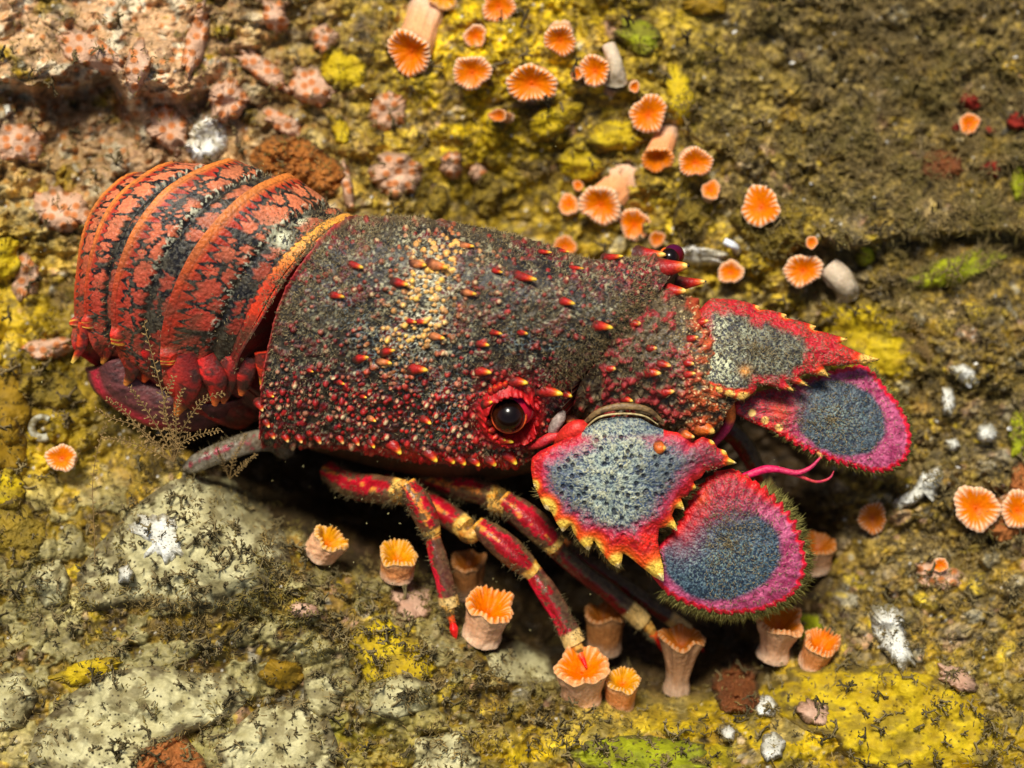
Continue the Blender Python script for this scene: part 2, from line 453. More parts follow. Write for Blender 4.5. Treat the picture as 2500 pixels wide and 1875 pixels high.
def style(kind, px, py, rho, seed, sc_=1.0):
    nf = fbm(px / 9, py / 9, seed, 3); nm = fbm(px / 30, py / 26, seed + 5, 4)
    if kind == 'pinkdots':
        c = mix(lin((188, 142, 108)), lin((216, 178, 148)), nm)
        f, _, ii, _, _ = worley(px / (29 * sc_), py / (27 * sc_), seed + 9, 0.65)
        c = mix(c, lin((194, 116, 56)), sst(0.40, 0.24, f) * .9)
        c = mix(c, lin((176, 92, 40)), sst(0.16, 0.08, f) * .7)
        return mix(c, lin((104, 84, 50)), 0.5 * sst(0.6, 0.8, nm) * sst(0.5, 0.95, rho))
    if kind in ('yellow', 'mustard', 'green', 'olive'):
        a, b = {'yellow': ((160, 130, 6), (208, 180, 16)), 'mustard': ((126, 96, 4), (148, 114, 8)), 'green': ((112, 116, 8), (166, 170, 14)), 'olive': ((96, 80, 18), (146, 120, 30))}[kind]
        c = mix(lin(a), lin(b), nm)
        f, _, ii, _, _ = worley(px / 19, py / 19, seed + 9)
        c = mix(c, lin(a) * 0.35, sst(0.2, 0.1, f) * (ii > 0.6))
        return mix(c, lin((96, 80, 32)), (0.5 if kind != 'mustard' else 0.25) * sst(0.55, 0.75, fbm(px / 38, py / 24, seed + 19, 5)))
    if kind == 'cream':
        c = mix(lin((156, 146, 98)), lin((204, 196, 148)), nm)
        c = mix(c, lin((108, 95, 56)), 0.7 * sst(0.54, 0.72, fbm(px / 48, py / 36, seed + 19, 5)))
        f, _, ii, _, _ = worley(px / 13, py / 13, seed + 9)
        return mix(c, lin((62, 54, 34)), sst(0.26, 0.14, f) * (ii > 0.75))
    if kind == 'white':
        c = mix(lin((190, 186, 166)), lin((236, 234, 222)), nm)
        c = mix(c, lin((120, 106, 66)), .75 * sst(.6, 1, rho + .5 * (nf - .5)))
        f, _, ii, _, _ = worley(px / 8.5, py / 8.5, seed + 9, 0.6)
        return mix(c, lin((92, 90, 82)), sst(0.26, 0.12, f) * (ii > 0.5) * 0.7)
    if kind == 'shell':
        return mix(lin((196, 186, 160)), lin((240, 236, 226)), sst(0.3, 0.7, nf * 0.5 + nm * 0.5))
    if kind == 'orangebrown':
        c = mix(lin((142, 82, 26)), lin((172, 106, 40)), nm)
        f, _, ii, _, _ = worley(px / 19, py / 17, seed + 9)
        return mix(c, lin((88, 52, 18)), sst(0.3, 0.14, f) * 0.8)
    if kind == 'orange':
        return mix(lin((140, 80, 34)), lin((176, 108, 52)), nm * .6 + nf * .4)
    if kind == 'red':
        return mix(lin((90, 20, 8)), lin((150, 34, 14)), nf)
    if kind == 'redbrown':
        return mix(lin((92, 50, 20)), lin((124, 68, 26)), nm)
    if kind == 'pink':
        return mix(lin((176, 132, 104)), lin((206, 170, 142)), nm)
    if kind == 'olivepit':
        c = mix(lin((110, 92, 26)), lin((160, 134, 44)), nm)
        return mix(c, lin((60, 48, 16)), 0.6 * sst(0.5, 0.7, nf))

def growth(name, label, cat, kind, out, hgt=0.35, group=None, seed=0, rough=0.06, n_r=None, matl=None, tilt=0.0, prof=0.55, feed=1.0):
    out = np.asarray(out, float); c = out.mean(0)
    n = len(out)
    size = np.linalg.norm(out - c, axis=1).max()
    n_r = n_r or int(np.clip(size / 1.8, 30, 120))
    cal = {'pinkdots': .35, 'yellow': .45, 'mustard': .15, 'green': .45, 'olive': .6, 'cream': .4, 'white': .4, 'shell': .15, 'pink': .3}.get(kind, .8)
    rho = np.linspace(0, 1.0, n_r) ** 0.8
    RH = np.repeat(rho[:, None], n, 1)
    XY = c + RH[..., None] * (out - c)[None]
    px, py = XY[..., 0], XY[..., 1]
    edge = np.clip(1 - RH ** 3.0, 0, 1) ** prof
    kq = 0.35 if kind in ('orangebrown', 'olivepit') else .08
    base = (bil(HS, px, py, X0, Y0, 20.0) + bil(ADD, px, py, X0, Y0, ST)) * (1 - kq) + hz(px, py) * kq
    basee = hz(px, py)
    base = base * (1 - RH ** 4) + basee * RH ** 4
    nn = (fbm(px / (24 if cal > .5 else 46), py / (22 if cal > .5 else 42), seed + 300, 4 if cal > .5 else 2) - 0.5)
    f, _, _, _, _ = worley(px / 30, py / 28, seed + 310)
    z = np.maximum(base, basee - 0.3) + hgt * edge * (1 + 1.1 * nn * (.4 + .6 * cal)) + cal * edge * rough * (0.6 - f) * 2 + cal * edge * (fbm(px / 7, py / 7, seed + 33, 3) - 0.5) * 0.06 - 0.10 * RH ** 6
    z = z + tilt * edge * (c[1] - py) / size
    col_ = style(kind, px, py, RH, seed * 7 + 13)
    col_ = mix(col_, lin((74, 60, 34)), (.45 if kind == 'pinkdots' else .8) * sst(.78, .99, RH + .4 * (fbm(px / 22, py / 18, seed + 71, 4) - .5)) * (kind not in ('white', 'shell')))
    if kind == 'pinkdots':
        f, _, _, _, _ = worley(px / 29, py / 27, seed * 7 + 13 + 9, 0.65)
        z = z + 0.015 * sst(0.42, 0.2, f) * edge
    V = P(px, py, z)
    # skirt going down into the rock gives it real thickness
    sk = P(px[-1], py[-1], z[-1] - 0.5)
    V = np.concatenate([V, sk[None]]); col_ = np.concatenate([col_, col_[-1:]])
    loc = W(P(c[0], c[1], float(hz(c[0], c[1]))))
    g = Geo()
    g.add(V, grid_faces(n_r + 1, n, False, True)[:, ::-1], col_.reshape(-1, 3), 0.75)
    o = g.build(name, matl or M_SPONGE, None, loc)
    tag(o, label, cat, group)
    # raise the height map so that later things stand on it
    lo = XY.reshape(-1, 2).min(0); hi = XY.reshape(-1, 2).max(0)
    i0, i1 = np.searchsorted(gx, lo[0]), np.searchsorted(gx, hi[0]); j0, j1 = np.searchsorted(gy, lo[1]), np.searchsorted(gy, hi[1])
    if feed and i1 > i0 and j1 > j0:
        a = np.arctan2(out[:, 1] - c[1], out[:, 0] - c[0]); rr = np.linalg.norm(out - c, axis=1)
        od = np.argsort(a); a = a[od]; rr = rr[od]
        qx, qy = GX[i0:i1, j0:j1] - c[0], GY[i0:i1, j0:j1] - c[1]
        R = np.interp(np.arctan2(qy, qx), a, rr, period=2 * np.pi)
        q = np.clip(np.hypot(qx, qy) / R, 0, 2)
        add = hgt * np.clip(1 - np.clip(q, 0, 1) ** 3, 0, 1) ** prof
        HT[i0:i1, j0:j1] += add * (q < 1) * 0.95; ADD[i0:i1, j0:j1] += add * (q < 1)
    return o
PK = "pink orange spotted crusts on the wall"
for i, (lab, cx, cy, rx, ry, an, hg) in enumerate([
 ("pink crust with four orange spots, shaped like a shield above the tail", 556, 245, 52, 58, 12, .6),
 ("pink orange spotted lump just above the lobster's tail, beside the frilly shell", 412, 318, 46, 66, -35, .5),
 ("pink spotted crust between the yellow sponge and the orange brown sponge", 762, 212, 58, 50, 40, .4),
 ("dull pink spotted crust just below the big stalked cup coral", 948, 272, 46, 52, 30, .4),
 ("bright pink crust with many orange spots right of the orange brown sponge", 972, 425, 72, 52, 12, .55),
 ("small pink crust with three orange spots beside the brightest spotted crust", 1102, 404, 30, 34, 20, .45),
 ("pale pink knob with faint spots above the back of the carapace", 1166, 424, 24, 24, 0, .4),
 ("pink spotted crust cut by the left edge of the photo", 46, 350, 80, 46, 8, .35),
 ("spotted pinkish crust left of the curled tail", 150, 510, 74, 52, 20, .3),
 ("small pink knob with one orange spot near the top edge", 792, 96, 34, 36, 0, .45),
 ("long pink tongue with one orange spot at the top edge", 672, 40, 30, 48, -20, .45),
 ("narrow pink spotted strip leading down to the shield shaped crust", 640, 170, 80, 28, 38, .35),
 ("spotted pink arm of crust hanging over the dark gap at left", 335, 165, 34, 66, 10, .4),
 ("spotted pink band along the ledge above the dark gap", 480, 95, 28, 100, 12, .35),
 ("pale pink crust on the ledge near the top left corner", 220, 130, 90, 40, 30, .25),
 ("thin pink strip at the right end of the orange brown sponge", 848, 455, 16, 66, -8, .4),
 ("small pink crust above the orange brown sponge", 690, 300, 60, 26, 30, .3),
 ("pinkish crust beside the olive patch at the left edge", 60, 680, 34, 60, 0, .3),
 ("small spotted crust touching the left side of the mustard sponge", 120, 850, 62, 26, -6, .3),
 ]):
    growth("spotted_crust", lab, "encrusting coral", 'pinkdots', ell(cx, cy, rx, ry, an, .2, i), hg, PK, i)

growth("brown_sponge", "orange brown sponge with dark pores above the lobster's tail", "sponge", 'orangebrown', ell(722, 412, 118, 72, 18, .14, 31), .45, None, 31)
growth("frilly_shell", "cream frilly shell edge above the tail", "shell", 'shell', ell(505, 345, 52, 56, 30, .14, 33, lob=3), .4, None, 33, matl=M_WHITE)

YG = "yellow sponges on the reef"
for i, (lab, cx, cy, rx, ry, an, hg, kd) in enumerate([
 ("bright yellow lobed sponge below the tallest cup coral", 1352, 292, 82, 40, -28, .55, 'yellow'),
 ("yellow lumpy sponge left of the two cup corals pointing down", 1420, 400, 62, 44, 20, .4, 'yellow'),
 ("yellow patch of sponge right of the lobed sponge", 1500, 330, 70, 46, 0, .35, 'yellow'),
 ("yellow sponge patch left of the stalked cup coral", 838, 172, 66, 52, 40, .3, 'yellow'),
 ("yellow green sponge in the top right of the cup coral field", 1560, 90, 60, 44, 35, .35, 'green'),
 ("mustard sponge cut off by the top edge right of centre", 1720, 8, 62, 34, 0, .5, 'mustard'),
 ("yellow sponge below the yellow green one", 1660, 230, 34, 80, -10, .35, 'yellow'),
 ("olive yellow oval sponge under the smallest stalked cup coral", 1686, 540, 42, 62, 0, .5, 'olive'),
 ("large ragged olive sponge carrying an orange cup coral", 1880, 545, 100, 78, 25, .5, 'olive'),
 ("smooth yellow sponge behind the far antenna plate", 2110, 840, 130, 110, 40, .3, 'yellow'),
 ("bright yellow green sponge streak at the right edge", 2340, 655, 130, 38, -14, .35, 'green'),
 ("small yellow green sponge spot right of the white tube worm column", 2110, 628, 26, 26, 0, .3, 'green'),
 ("smooth mustard sponge cut by the left edge beside the tail", 18, 985, 62, 96, 0, .45, 'mustard'),
 ("lower mustard sponge at the left edge under the smooth one", 10, 1090, 56, 70, 0, .4, 'mustard'),
 ("yellow lump with pale centre at the left edge", 18, 1195, 44, 48, 0, .4, 'yellow'),
 ("olive yellow sheet below the curled tail at left", 128, 955, 84, 48, 10, .3, 'olive'),
 ("bright yellow sponge with dark sprigs below the first leg", 952, 1600, 110, 84, 20, .35, 'yellow'),
 ("round mustard sponge near the bottom left of the yellow sponge", 690, 1645, 54, 42, 0, .3, 'mustard'),
 ("small yellow sponge in the lower left field", 210, 1640, 90, 28, -14, .25, 'yellow'),
 ("yellow green lobe under the near antenna plate", 1970, 1530, 42, 36, -20, .4, 'green'),
 ("large yellow sponge sheet filling the lower right corner", 2170, 1745, 290, 120, 14, .4, 'yellow'),
 ("yellow sponge at the bottom edge right of centre", 1560, 1850, 170, 56, 0, .35, 'green'),
 ("mustard sponge patch in the left field above the cream sheet", 40, 1300, 70, 90, 0, .25, 'olive'),
 ("small yellow sponge above the tail crust", 832, 320, 24, 34, 0, .35, 'yellow'),
 ("yellow sponge patch at the left edge beside the tail", 10, 640, 46, 66, 10, .3, 'yellow'),
 ("green sponge cut by the right edge below the red sponges", 2485, 450, 22, 46, 0, .3, 'green'),
 ("green sponge at the right edge beside the white knobs", 2485, 1060, 26, 60, 0, .3, 'green'),
 ("yellow knob above the back of the carapace", 1068, 492, 26, 40, 10, .4, 'olive'),
 ("tall pale yellow knob above the carapace", 1190, 480, 36, 60, 0, .5, 'olive'),
 ]):
    growth("yellow_sponge" if kd in ('yellow', 'mustard', 'olive') else "green_sponge", lab, "sponge", kd, ell(cx, cy, rx, ry, an, .2, 50 + i), hg, YG, 50 + i)

CG = "cream sponge sheets in the foreground"
for i, (lab, pts, hg) in enumerate([
 ("cream sponge mound at the left foreground, largest of the pale sheets", [(180,1400),(260,1300),(330,1230),(430,1160),(560,1160),(640,1220),(700,1300),(720,1400),(640,1450),(560,1480),(440,1500),(330,1480),(200,1500)], .45),
 ("pale round lobe at the left end of the cream mound", [(90,1380),(150,1360),(175,1420),(165,1480),(110,1490),(80,1440)], .4),
 ("wide cream sponge sheet along the lower left edge of the photo", [(60,1870),(80,1780),(170,1690),(260,1640),(380,1620),(470,1640),(560,1640),(620,1700),(560,1760),(470,1790),(400,1830),(360,1890),(200,1960)], .45),
 ("pale sponge sheet beneath the round mustard sponge", [(620,1730),(720,1700),(800,1740),(830,1820),(820,1900),(700,1930),(540,1900),(520,1820)], .35),
 ("cream lump right of the round mustard sponge, with a dark hole", [(740,1660),(800,1640),(840,1690),(830,1740),(780,1755),(740,1720)], .4),
 ("pale cream sheet below the bright yellow sponge", [(900,1670),(980,1640),(1060,1670),(1050,1730),(960,1760),(900,1740)], .35),
 ("pale lump left of the mustard cup coral pair, under the second leg", [(1180,1590),(1260,1560),(1340,1600),(1360,1660),(1280,1680),(1200,1650)], .35),
 ("pale cream sheet at the left edge near the bottom", [(-60,1640),(60,1640),(100,1700),(60,1780),(-60,1800)], .35),
 ("greenish cream sponge at the bottom edge", [(1010,1800),(1120,1780),(1180,1850),(1150,1930),(1000,1930)], .3),
 ]):
    growth("cream_sponge", lab, "sponge", 'cream', smooth_poly(pts, 300, 14), hg, CG, 90 + i, rough=.09)
growth("orange_sponge", "orange sponge patch at the bottom edge between cream sheets", "sponge", 'orange', smooth_poly([(330,1830),(400,1810),(450,1790),(500,1850),(520,1920),(330,1920)], 200, 6), .3, None, 120)

WG = "white crusts with tiny pores"
for i, (lab, pts, hg) in enumerate([
 ("bright white porous crust on the cream mound", [(300,1290),(345,1255),(380,1258),(410,1250),(435,1270),(440,1310),(462,1335),(455,1360),(430,1365),(405,1385),(395,1360),(340,1365),(370,1330),(330,1305)], .22),
 ("small white crust below the bright white one", [(285,1385),(315,1375),(328,1400),(315,1425),(288,1425)], .5),
 ("white porous lump right of the orange stalked polyp at the bottom", [(1845,1700),(1880,1695),(1900,1720),(1890,1750),(1850,1752),(1838,1725)], .55),
 ("white porous knob on the yellow sheet at the bottom, largest of three", [(1865,1790),(1895,1785),(1920,1815),(1910,1850),(1870,1860),(1852,1830)], .6),
 ("small white porous knob left of the two larger ones", [(1755,1780),(1780,1768),(1798,1785),(1790,1812),(1765,1812)], .5),
 ("white branching crust at the right, shaped like a forked stick", [(2175,1225),(2215,1200),(2235,1185),(2250,1150),(2300,1130),(2305,1165),(2290,1195),(2280,1230),(2265,1205),(2230,1235),(2190,1250)], .5),
 ("white knob with pores at right above the forked crust", [(2385,1040),(2420,1030),(2440,1055),(2430,1080),(2400,1082),(2380,1065)], .5),
 ("upright white crust right of the far antenna plate", [(2300,945),(2325,945),(2335,985),(2325,1020),(2300,1015),(2296,980)], .45),
 ("white crust above the upright one at right", [(2310,895),(2350,885),(2380,905),(2395,930),(2370,950),(2340,930)], .4),
 ("small grey white knob below the upright white crust", [(2305,1075),(2335,1068),(2348,1090),(2325,1105),(2305,1095)], .4),
 ("white black spotted crust right of the near antenna plate", [(2120,1480),(2170,1470),(2205,1490),(2215,1560),(2240,1620),(2200,1640),(2160,1600),(2130,1550)], .5),
 ("small white chip at the left edge of the wall", [(5,255),(25,252),(30,275),(15,285)], .3),
 ]):
    growth("white_crust", lab, "bryozoan crust", 'white', (lambda q: q.mean(0) + (q - q.mean(0)) * (1 + .22 * (fbm(q[:, 0] / 11, q[:, 1] / 11, 140 + i, 3) - .5))[:, None])(smooth_poly(pts, 240, 10)), hg, WG, 130 + i, matl=M_WHITE, rough=.04)

for i, (lab, cx, cy, rx, ry, an, hg, kd, nm_, ct) in enumerate([
 ("dark red sponge tuft above the small cup coral at right", 2372, 252, 34, 22, 30, .35, 'red', "red_sponge", "sponge"),
 ("small red sponge spot touching the left of the right hand cup coral", 2334, 312, 12, 12, 0, .3, 'red', "red_sponge", "sponge"),
 ("small red sponge spot right of the small cup coral", 2418, 318, 14, 12, 0, .3, 'red', "red_sponge", "sponge"),
 ("dark red sponge cut by the right edge", 2482, 298, 24, 24, 0, .35, 'red', "red_sponge", "sponge"),
 ("dark red sponge near the right edge, lowest of the red ones", 2420, 412, 26, 22, 0, .3, 'red', "red_sponge", "sponge"),
 ("red brown smooth sponge patch right of the turf", 2300, 405, 56, 44, -10, .3, 'redbrown', "red_brown_sponge", "sponge"),
 ("smooth pink lump in the yellow sheet at the bottom right", 1985, 1738, 42, 32, 30, .4, 'pink', "pink_sponge", "sponge"),
 ("pale oval crust at the lower right", 2335, 1655, 54, 30, 25, .45, 'pink', "pale_crust", "crust"),
 ("pale white crust behind the far eye", 1712, 625, 62, 24, 6, .4, 'shell', "pale_crust", "crust"),
 ("pink patch of crust in the turf beside the first leg tip", 1010, 1470, 60, 46, 20, .35, 'pink', "pink_crust", "crust"),
 ("pinkish crust in the foreground between the watermark area and the first leg", 740, 1490, 42, 22, 0, .3, 'pink', "pink_crust", "crust"),
 ("peach crust at the right edge beside the large cup coral", 2490, 1180, 26, 60, 0, .4, 'orange', "peach_crust", "crust"),
 ("orange crust under the two cup corals at the right edge", 2440, 1270, 70, 50, 0, .3, 'orange', "orange_crust", "crust"),
 ("pink spotted crust below the right hand cup corals", 2290, 1405, 60, 34, 12, .3, 'pinkdots', "pink_crust", "crust"),
 ("brown smooth lump in the shade under the near antenna plate", 1800, 1680, 62, 70, 0, .7, 'redbrown', "brown_lump", "sponge"),
 ]):
    growth(nm_, lab if 'watermark' not in lab else "small pinkish crust in the foreground between the cream mound and the first leg", ct, kd, ell(cx, cy, rx, ry, an, .22, 160 + i), hg, None, 160 + i)

# ------------------------------------------------------------------ cup corals
def frame(a):
    a = np.asarray(a, float); a = a / np.linalg.norm(a)
    r = np.array([1, 0, 0.0]) if abs(a[0]) < 0.8 else np.array([0, 1.0, 0])
    u = np.cross(r, a); u /= np.linalg.norm(u); v = np.cross(a, u)
    return u, v, a

def cup(label, px, py, r, axis=(0, -.15, 1), L=1.0, ox=1.0, hue=0, waist=0.8, spikes=0.0, seed=0, z=None, open_=1.0, dull=0.0, stalk=None, group="orange cup corals"):
    """r in photo pixels; the mouth centre sits at px,py; the column runs back into the rock"""
    R = r / 100.0
    u, v, a = frame(axis)
    zz = float(hz(px, py)) + max(0.25, L * 0.6) * max(0.35, a[2]) + 0.1 if z is None else z
    c = P(px, py, zz)
    nA = 192; K = 20 + (seed * 5) % 7
    A = np.linspace(0, 2 * np.pi, nA, endpoint=False)
    wob = 1 + 0.07 * np.sin(2 * A + seed) + 0.06 * np.sin(3 * A + seed * 2.1) + 0.04 * np.sin(5 * A + seed * 3.3) + .025 * np.sin(9 * A + seed)
    sc_r = 1 + 0.022 * np.cos(K * A)
    peach = mix(lin((230, 150, 88)), lin((240, 182, 136)), 0.5 + 0.5 * math.sin(seed * 3.1))
    org = lin((224, 118, 0)) if hue == 0 else lin((206, 140, 6)); deep = lin((206, 76, 0)); rimc = lin((238, 204, 168)) if axis[2] > .78 else lin((244, 198, 146))
    sat = (.75 + .35 * math.sin(seed * 7.7))
    if axis[2] < .78: L *= .8
    if dull: peach, org, deep, rimc = [mix(q, lin((92, 60, 26)), dull) for q in (peach, org, deep, rimc)]  # browns the flesh; on the deep cups this paints in their shade
    # column
    t = np.linspace(0, 1, 26)
    tt, AA = np.meshgrid(t, A, indexing='ij')
    prof = 1 - (1 - waist) * np.sin(np.clip(tt * 1.25, 0, 1) * np.pi / 2) ** 1.0 + 0.25 * (1 - waist) * sst(.7, 1, tt)
    rr = R * prof * (1 + (wob - 1) * (1 - .6 * tt)) * (1 + 0.006 * np.cos(K * AA)) * (1 + .09 * (fbm(tt * 5, AA * 2.5, seed, 3) - .5))
    bend = np.zeros((26, 3))
    base = c - a * L * 1.0
    if stalk is not None:
        base = P(stalk[0], stalk[1], float(hz(stalk[0], stalk[1])) - 0.1)
    ctr = catmull(np.array([c, c - a * L * 0.35, (c - a * L * .35) * .45 + base * .55, base]), 26)
    wv0 = (.10 * np.sin(3 * AA + seed) + .07 * np.sin(5 * AA + 2 * seed) + .05 * np.sin(7 * AA + seed * 1.3)) * (1 - sst(.55, .95, a[2])) * R
    V = (wv0 * sst(.25, 0, tt))[..., None] * a + ctr[:, None] + rr[..., None] * (np.cos(AA)[..., None] * u * ox + np.sin(AA)[..., None] * v)
    cc = mix(peach, rimc, 0.45 * sst(0.2, 0, tt)) 
    cc = mix(cc, lin((232, 200, 168)) * (1 - dull * .7), 0.7 * sst(0.45, 1, tt + 0.25 * (fbm(tt * 6, AA * 2, seed + 3) - .5)))
    cc = mix(cc, cc * 0.92, 0.5 + 0.5 * np.cos(K * AA))
    e = empty("cup_coral", W(c - a * L * 0.9)); el = np.array(e.location)
    g1 = Geo(); g1.add(V, grid_faces(26, nA, False, True), cc.reshape(-1, 3), 0.45)
    g1.build("column", M_POLYP, e, el)
    # oral disc with septa / tentacle ridges
    q = np.linspace(0, 1, 30); QQ, AA = np.meshgrid(q, A, indexing='ij')     # 0 rim outer .. 1 centre
    rad = 1 + 0.05 * np.sin(np.clip(QQ / .12, 0, 1) * np.pi) - sst(0.04, 1, QQ) * 0.985
    rad = np.clip(rad, 0.0, 2)
    face = sst(.55, .95, a[2])
    dep = open_ * (0.46 - .26 * face)
    hgt = (.16 - .03 * face) * np.sin(np.clip(QQ / 0.26, 0, 1) * np.pi / 2) * (1 - sst(.25, .8, QQ)) - dep * sst(0.2, .85, QQ) + 0.08 * sst(.86, 1, QQ)
    ridge = 0.5 + 0.5 * np.cos(K * AA)
    jag = np.interp(AA, np.linspace(0, 2 * np.pi, K * 2 + 1), np.r_[(lambda h: np.r_[h, h[:1]])(rng.uniform(.2, 1, K * 2))])
    hgt = hgt + (0.05 + .7 * spikes * jag ** 1.5) * ridge * np.exp(-((QQ - 0.24) / 0.16) ** 2)
    wav = (.10 * np.sin(3 * AA + seed) + .07 * np.sin(5 * AA + 2 * seed) + .05 * np.sin(7 * AA + seed * 1.3)) * (1 - face) * sst(.8, .1, QQ)
    hgt = hgt + wav
    V = c + (R * rad * wob * (1 + .02 * np.cos(K * AA) * (1 - QQ)))[..., None] * (np.cos(AA)[..., None] * u * ox + np.sin(AA)[..., None] * v) + (R * hgt)[..., None] * a
    inn = sst(0.28, 0.46, QQ + 0.3 * (jag - .5) - .12 * (ridge - .5))
    pw_ = sst(.02, .5, QQ)
    cc = mix(rimc, org, np.clip((.22 if axis[2] > .78 else .45) + sat * (1 if axis[2] > .78 else .6) * sst(0.35, 0.85, (1 - ridge) * (.75 + .5 * pw_) + .35 * pw_ + .45 * (jag - .4)), 0, 1))
    cc = mix(cc, rimc, sst(.16, .04, QQ) * .7 * (1 if axis[2] > .78 else .4))
    cc = mix(cc, org, inn); cc = mix(cc, deep, sst(0.5, .9, QQ + .15 * (jag - .5)) * 0.75)
    cc = mix(cc, rimc, sst(0.12, 0.0, QQ) * 0.7)
    g2 = Geo(); g2.add(V, grid_faces(30, nA, False, True), cc.reshape(-1, 3), 0.4)
    g2.build("oral_disc", M_POLYP, e, el)
    tag(e, label, "cup coral", group)
    return e

UP = "orange cup corals on the wall above the lobster"
DN = "cup corals opening upward in front of the crevice"
cup("large cup coral bending down from a pale stalk, leftmost of the wall's orange ones", 1000, 128, 58, (-.35, -.45, .8), .9, .95, spikes=.1, seed=1, stalk=(1040, 30), group=UP)
cup("orange cup coral cut off by the top edge above the large round one", 1218, 14, 42, (0, -.25, 1), .7, .95, seed=2, group=UP)
cup("small dark centred cup coral between the stalked one and the top one", 1160, 88, 28, (0, -.3, 1), .5, seed=3, group=UP)
cup("round pale rimmed cup coral right of the stalked one", 1152, 176, 45, (-.1, -.3, 1), .7, .95, seed=4, group=UP)
cup("tall oval cup coral with dense orange spokes, just above the lobed yellow sponge", 1298, 204, 58, (-.05, -.35, 1), .9, .82, seed=5, group=UP)
cup("deep orange cup coral with thin pale spokes, highest right of the oval one", 1368, 98, 38, (-.05, -.45, .9), .7, seed=6, group=UP)
cup("cup coral with spiky spokes beside the white sponge column", 1452, 172, 37, (-.2, -.2, 1), .6, spikes=.12, seed=7, group=UP)
cup("tiny orange knob touching the spiky cup coral", 1408, 180, 16, (-.3, -.1, 1), .4, seed=8, group=UP)
cup("round orange cup coral with an even pale rim, alone above the leaning pair", 1583, 278, 45, (0, -.15, 1), .6, seed=9, group=UP)
cup("cup coral hanging down from a pink stalk, left of a leaning pair", 1605, 388, 38, (-.12, -.65, .75), .7, seed=10, stalk=(1630, 325), group=UP)
cup("cup coral with fine spokes, right one of a leaning pair", 1698, 396, 39, (.05, -.25, 1), .7, .95, seed=11, group=UP)
cup("broad orange cup coral with a pointed stalk behind its right shoulder", 1466, 500, 50, (-.2, -.3, .95), .8, seed=12, stalk=(1522, 440), group=UP)
cup("orange cup coral lowest above the carapace, with a scalloped pale rim", 1549, 548, 39, (0, -.2, 1), .6, seed=13, group=UP)
cup("orange cup coral standing on the ragged olive sponge", 1857, 504, 48, (-.25, .1, 1), .7, seed=14, group=UP)
cup("small pale cup coral with an orange pinpoint, above the oval olive sponge", 1736, 464, 24, (0, .2, 1), .5, waist=.7, seed=15, group=UP)
cup("large spoked cup coral beside a white fleshy column", 1960, 660, 46, (-.2, -.15, 1), .7, .86, seed=16, group=UP)
cup("pale cup coral with a small orange mouth just above the far antenna plate", 1784, 664, 30, (-.2, 0, 1), .5, seed=17, group=UP)
cup("yellow orange cup coral mostly above the top edge", 1082, -8, 34, (0, -.3, 1), .5, hue=1, seed=18, group=UP)
cup("tiny orange bud left of the broad cup coral", 1411, 453, 13, (0, 0, 1), .3, seed=19, group=UP)
cup("white rimmed half open cup coral below the tiny bud", 1388, 500, 26, (-.2, .2, 1), .5, seed=20, group=UP)
cup("tiny pinkish bud above the alone standing round cup coral", 1549, 212, 14, (0, -.3, 1), .5, seed=21, group=UP)
cup("small dim orange cup coral right of the lowest one on the wall", 1604, 584, 20, (0, 0, 1), .3, dull=.3, seed=22, group=UP)
cup("pale washed out cup coral half hidden behind the carapace edge", 1378, 602, 28, (0, 0, 1), .3, dull=.15, seed=23, group=UP)
cup("brown half closed cup coral left of the lobed yellow sponge", 1216, 282, 24, (-.5, 0, .9), .5, .7, dull=.3, seed=24, group=UP)
RG = "cup corals at the right of the reef"
cup("large pale cup coral with a broad white rim near the right edge", 2384, 1240, 54, (0, .05, 1), .7, seed=25, group=RG)
cup("cup coral cut by the right edge beside the large pale one", 2486, 1245, 44, (.1, 0, 1), .6, seed=26, group=RG)
cup("dull orange cup coral in shade right of the antenna plates", 2130, 1265, 36, (-.2, 0, 1), .6, dull=.45, seed=27, group=RG)
cup("small cup coral among the red sponges", 2366, 302, 26, (0, 0, 1), .4, seed=28, group=RG)
cup("tiny pale cup coral on the pink crust at right", 2296, 1380, 18, (0, 0, 1), .3, seed=29, group=RG)
cup("small orange bud beside the large spoked cup coral", 1982, 592, 15, (0, 0, 1), .3, seed=46, group=UP)
cup("small peach cup coral alone at the left below the curled tail", 150, 1118, 34, (0, .1, 1), .5, seed=30, group="lone cup coral at left")
cup("ragged cup coral at the lip of the crevice, furthest left of the lower ones", 806, 1318, 44, (.5, .62, .6), .75, .8, spikes=.35, hue=1, waist=.95, seed=31, group=DN, z=-0.1)
cup("ragged open cup coral just left of the first leg", 972, 1354, 46, (.1, .75, .6), .8, spikes=.3, hue=1, waist=.9, seed=32, group=DN, z=-0.1)
cup("pink fluted cup coral between the first two leg tips", 1198, 1480, 60, (.22, .78, .55), 1.2, spikes=.25, waist=.8, seed=33, group=DN, z=0.15)
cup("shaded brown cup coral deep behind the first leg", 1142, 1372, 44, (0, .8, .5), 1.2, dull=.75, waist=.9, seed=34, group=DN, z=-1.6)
cup("largest peach cup coral standing under the second leg's tip", 1421, 1628, 62, (0, .72, .65), 1.5, spikes=.22, waist=.76, seed=35, group=DN, z=0.45)
cup("smaller orange cup coral right of the largest peach one", 1521, 1662, 40, (.05, .7, .65), 1.2, hue=1, spikes=.25, waist=.85, seed=36, group=DN, z=0.2)
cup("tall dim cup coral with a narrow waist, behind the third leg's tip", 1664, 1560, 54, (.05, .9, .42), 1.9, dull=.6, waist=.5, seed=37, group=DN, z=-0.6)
cup("dim tall cup coral in the shade left of the third leg's tip", 1475, 1500, 50, (0, .9, .4), 1.3, dull=.75, waist=.85, seed=38, group=DN, z=-1.6)
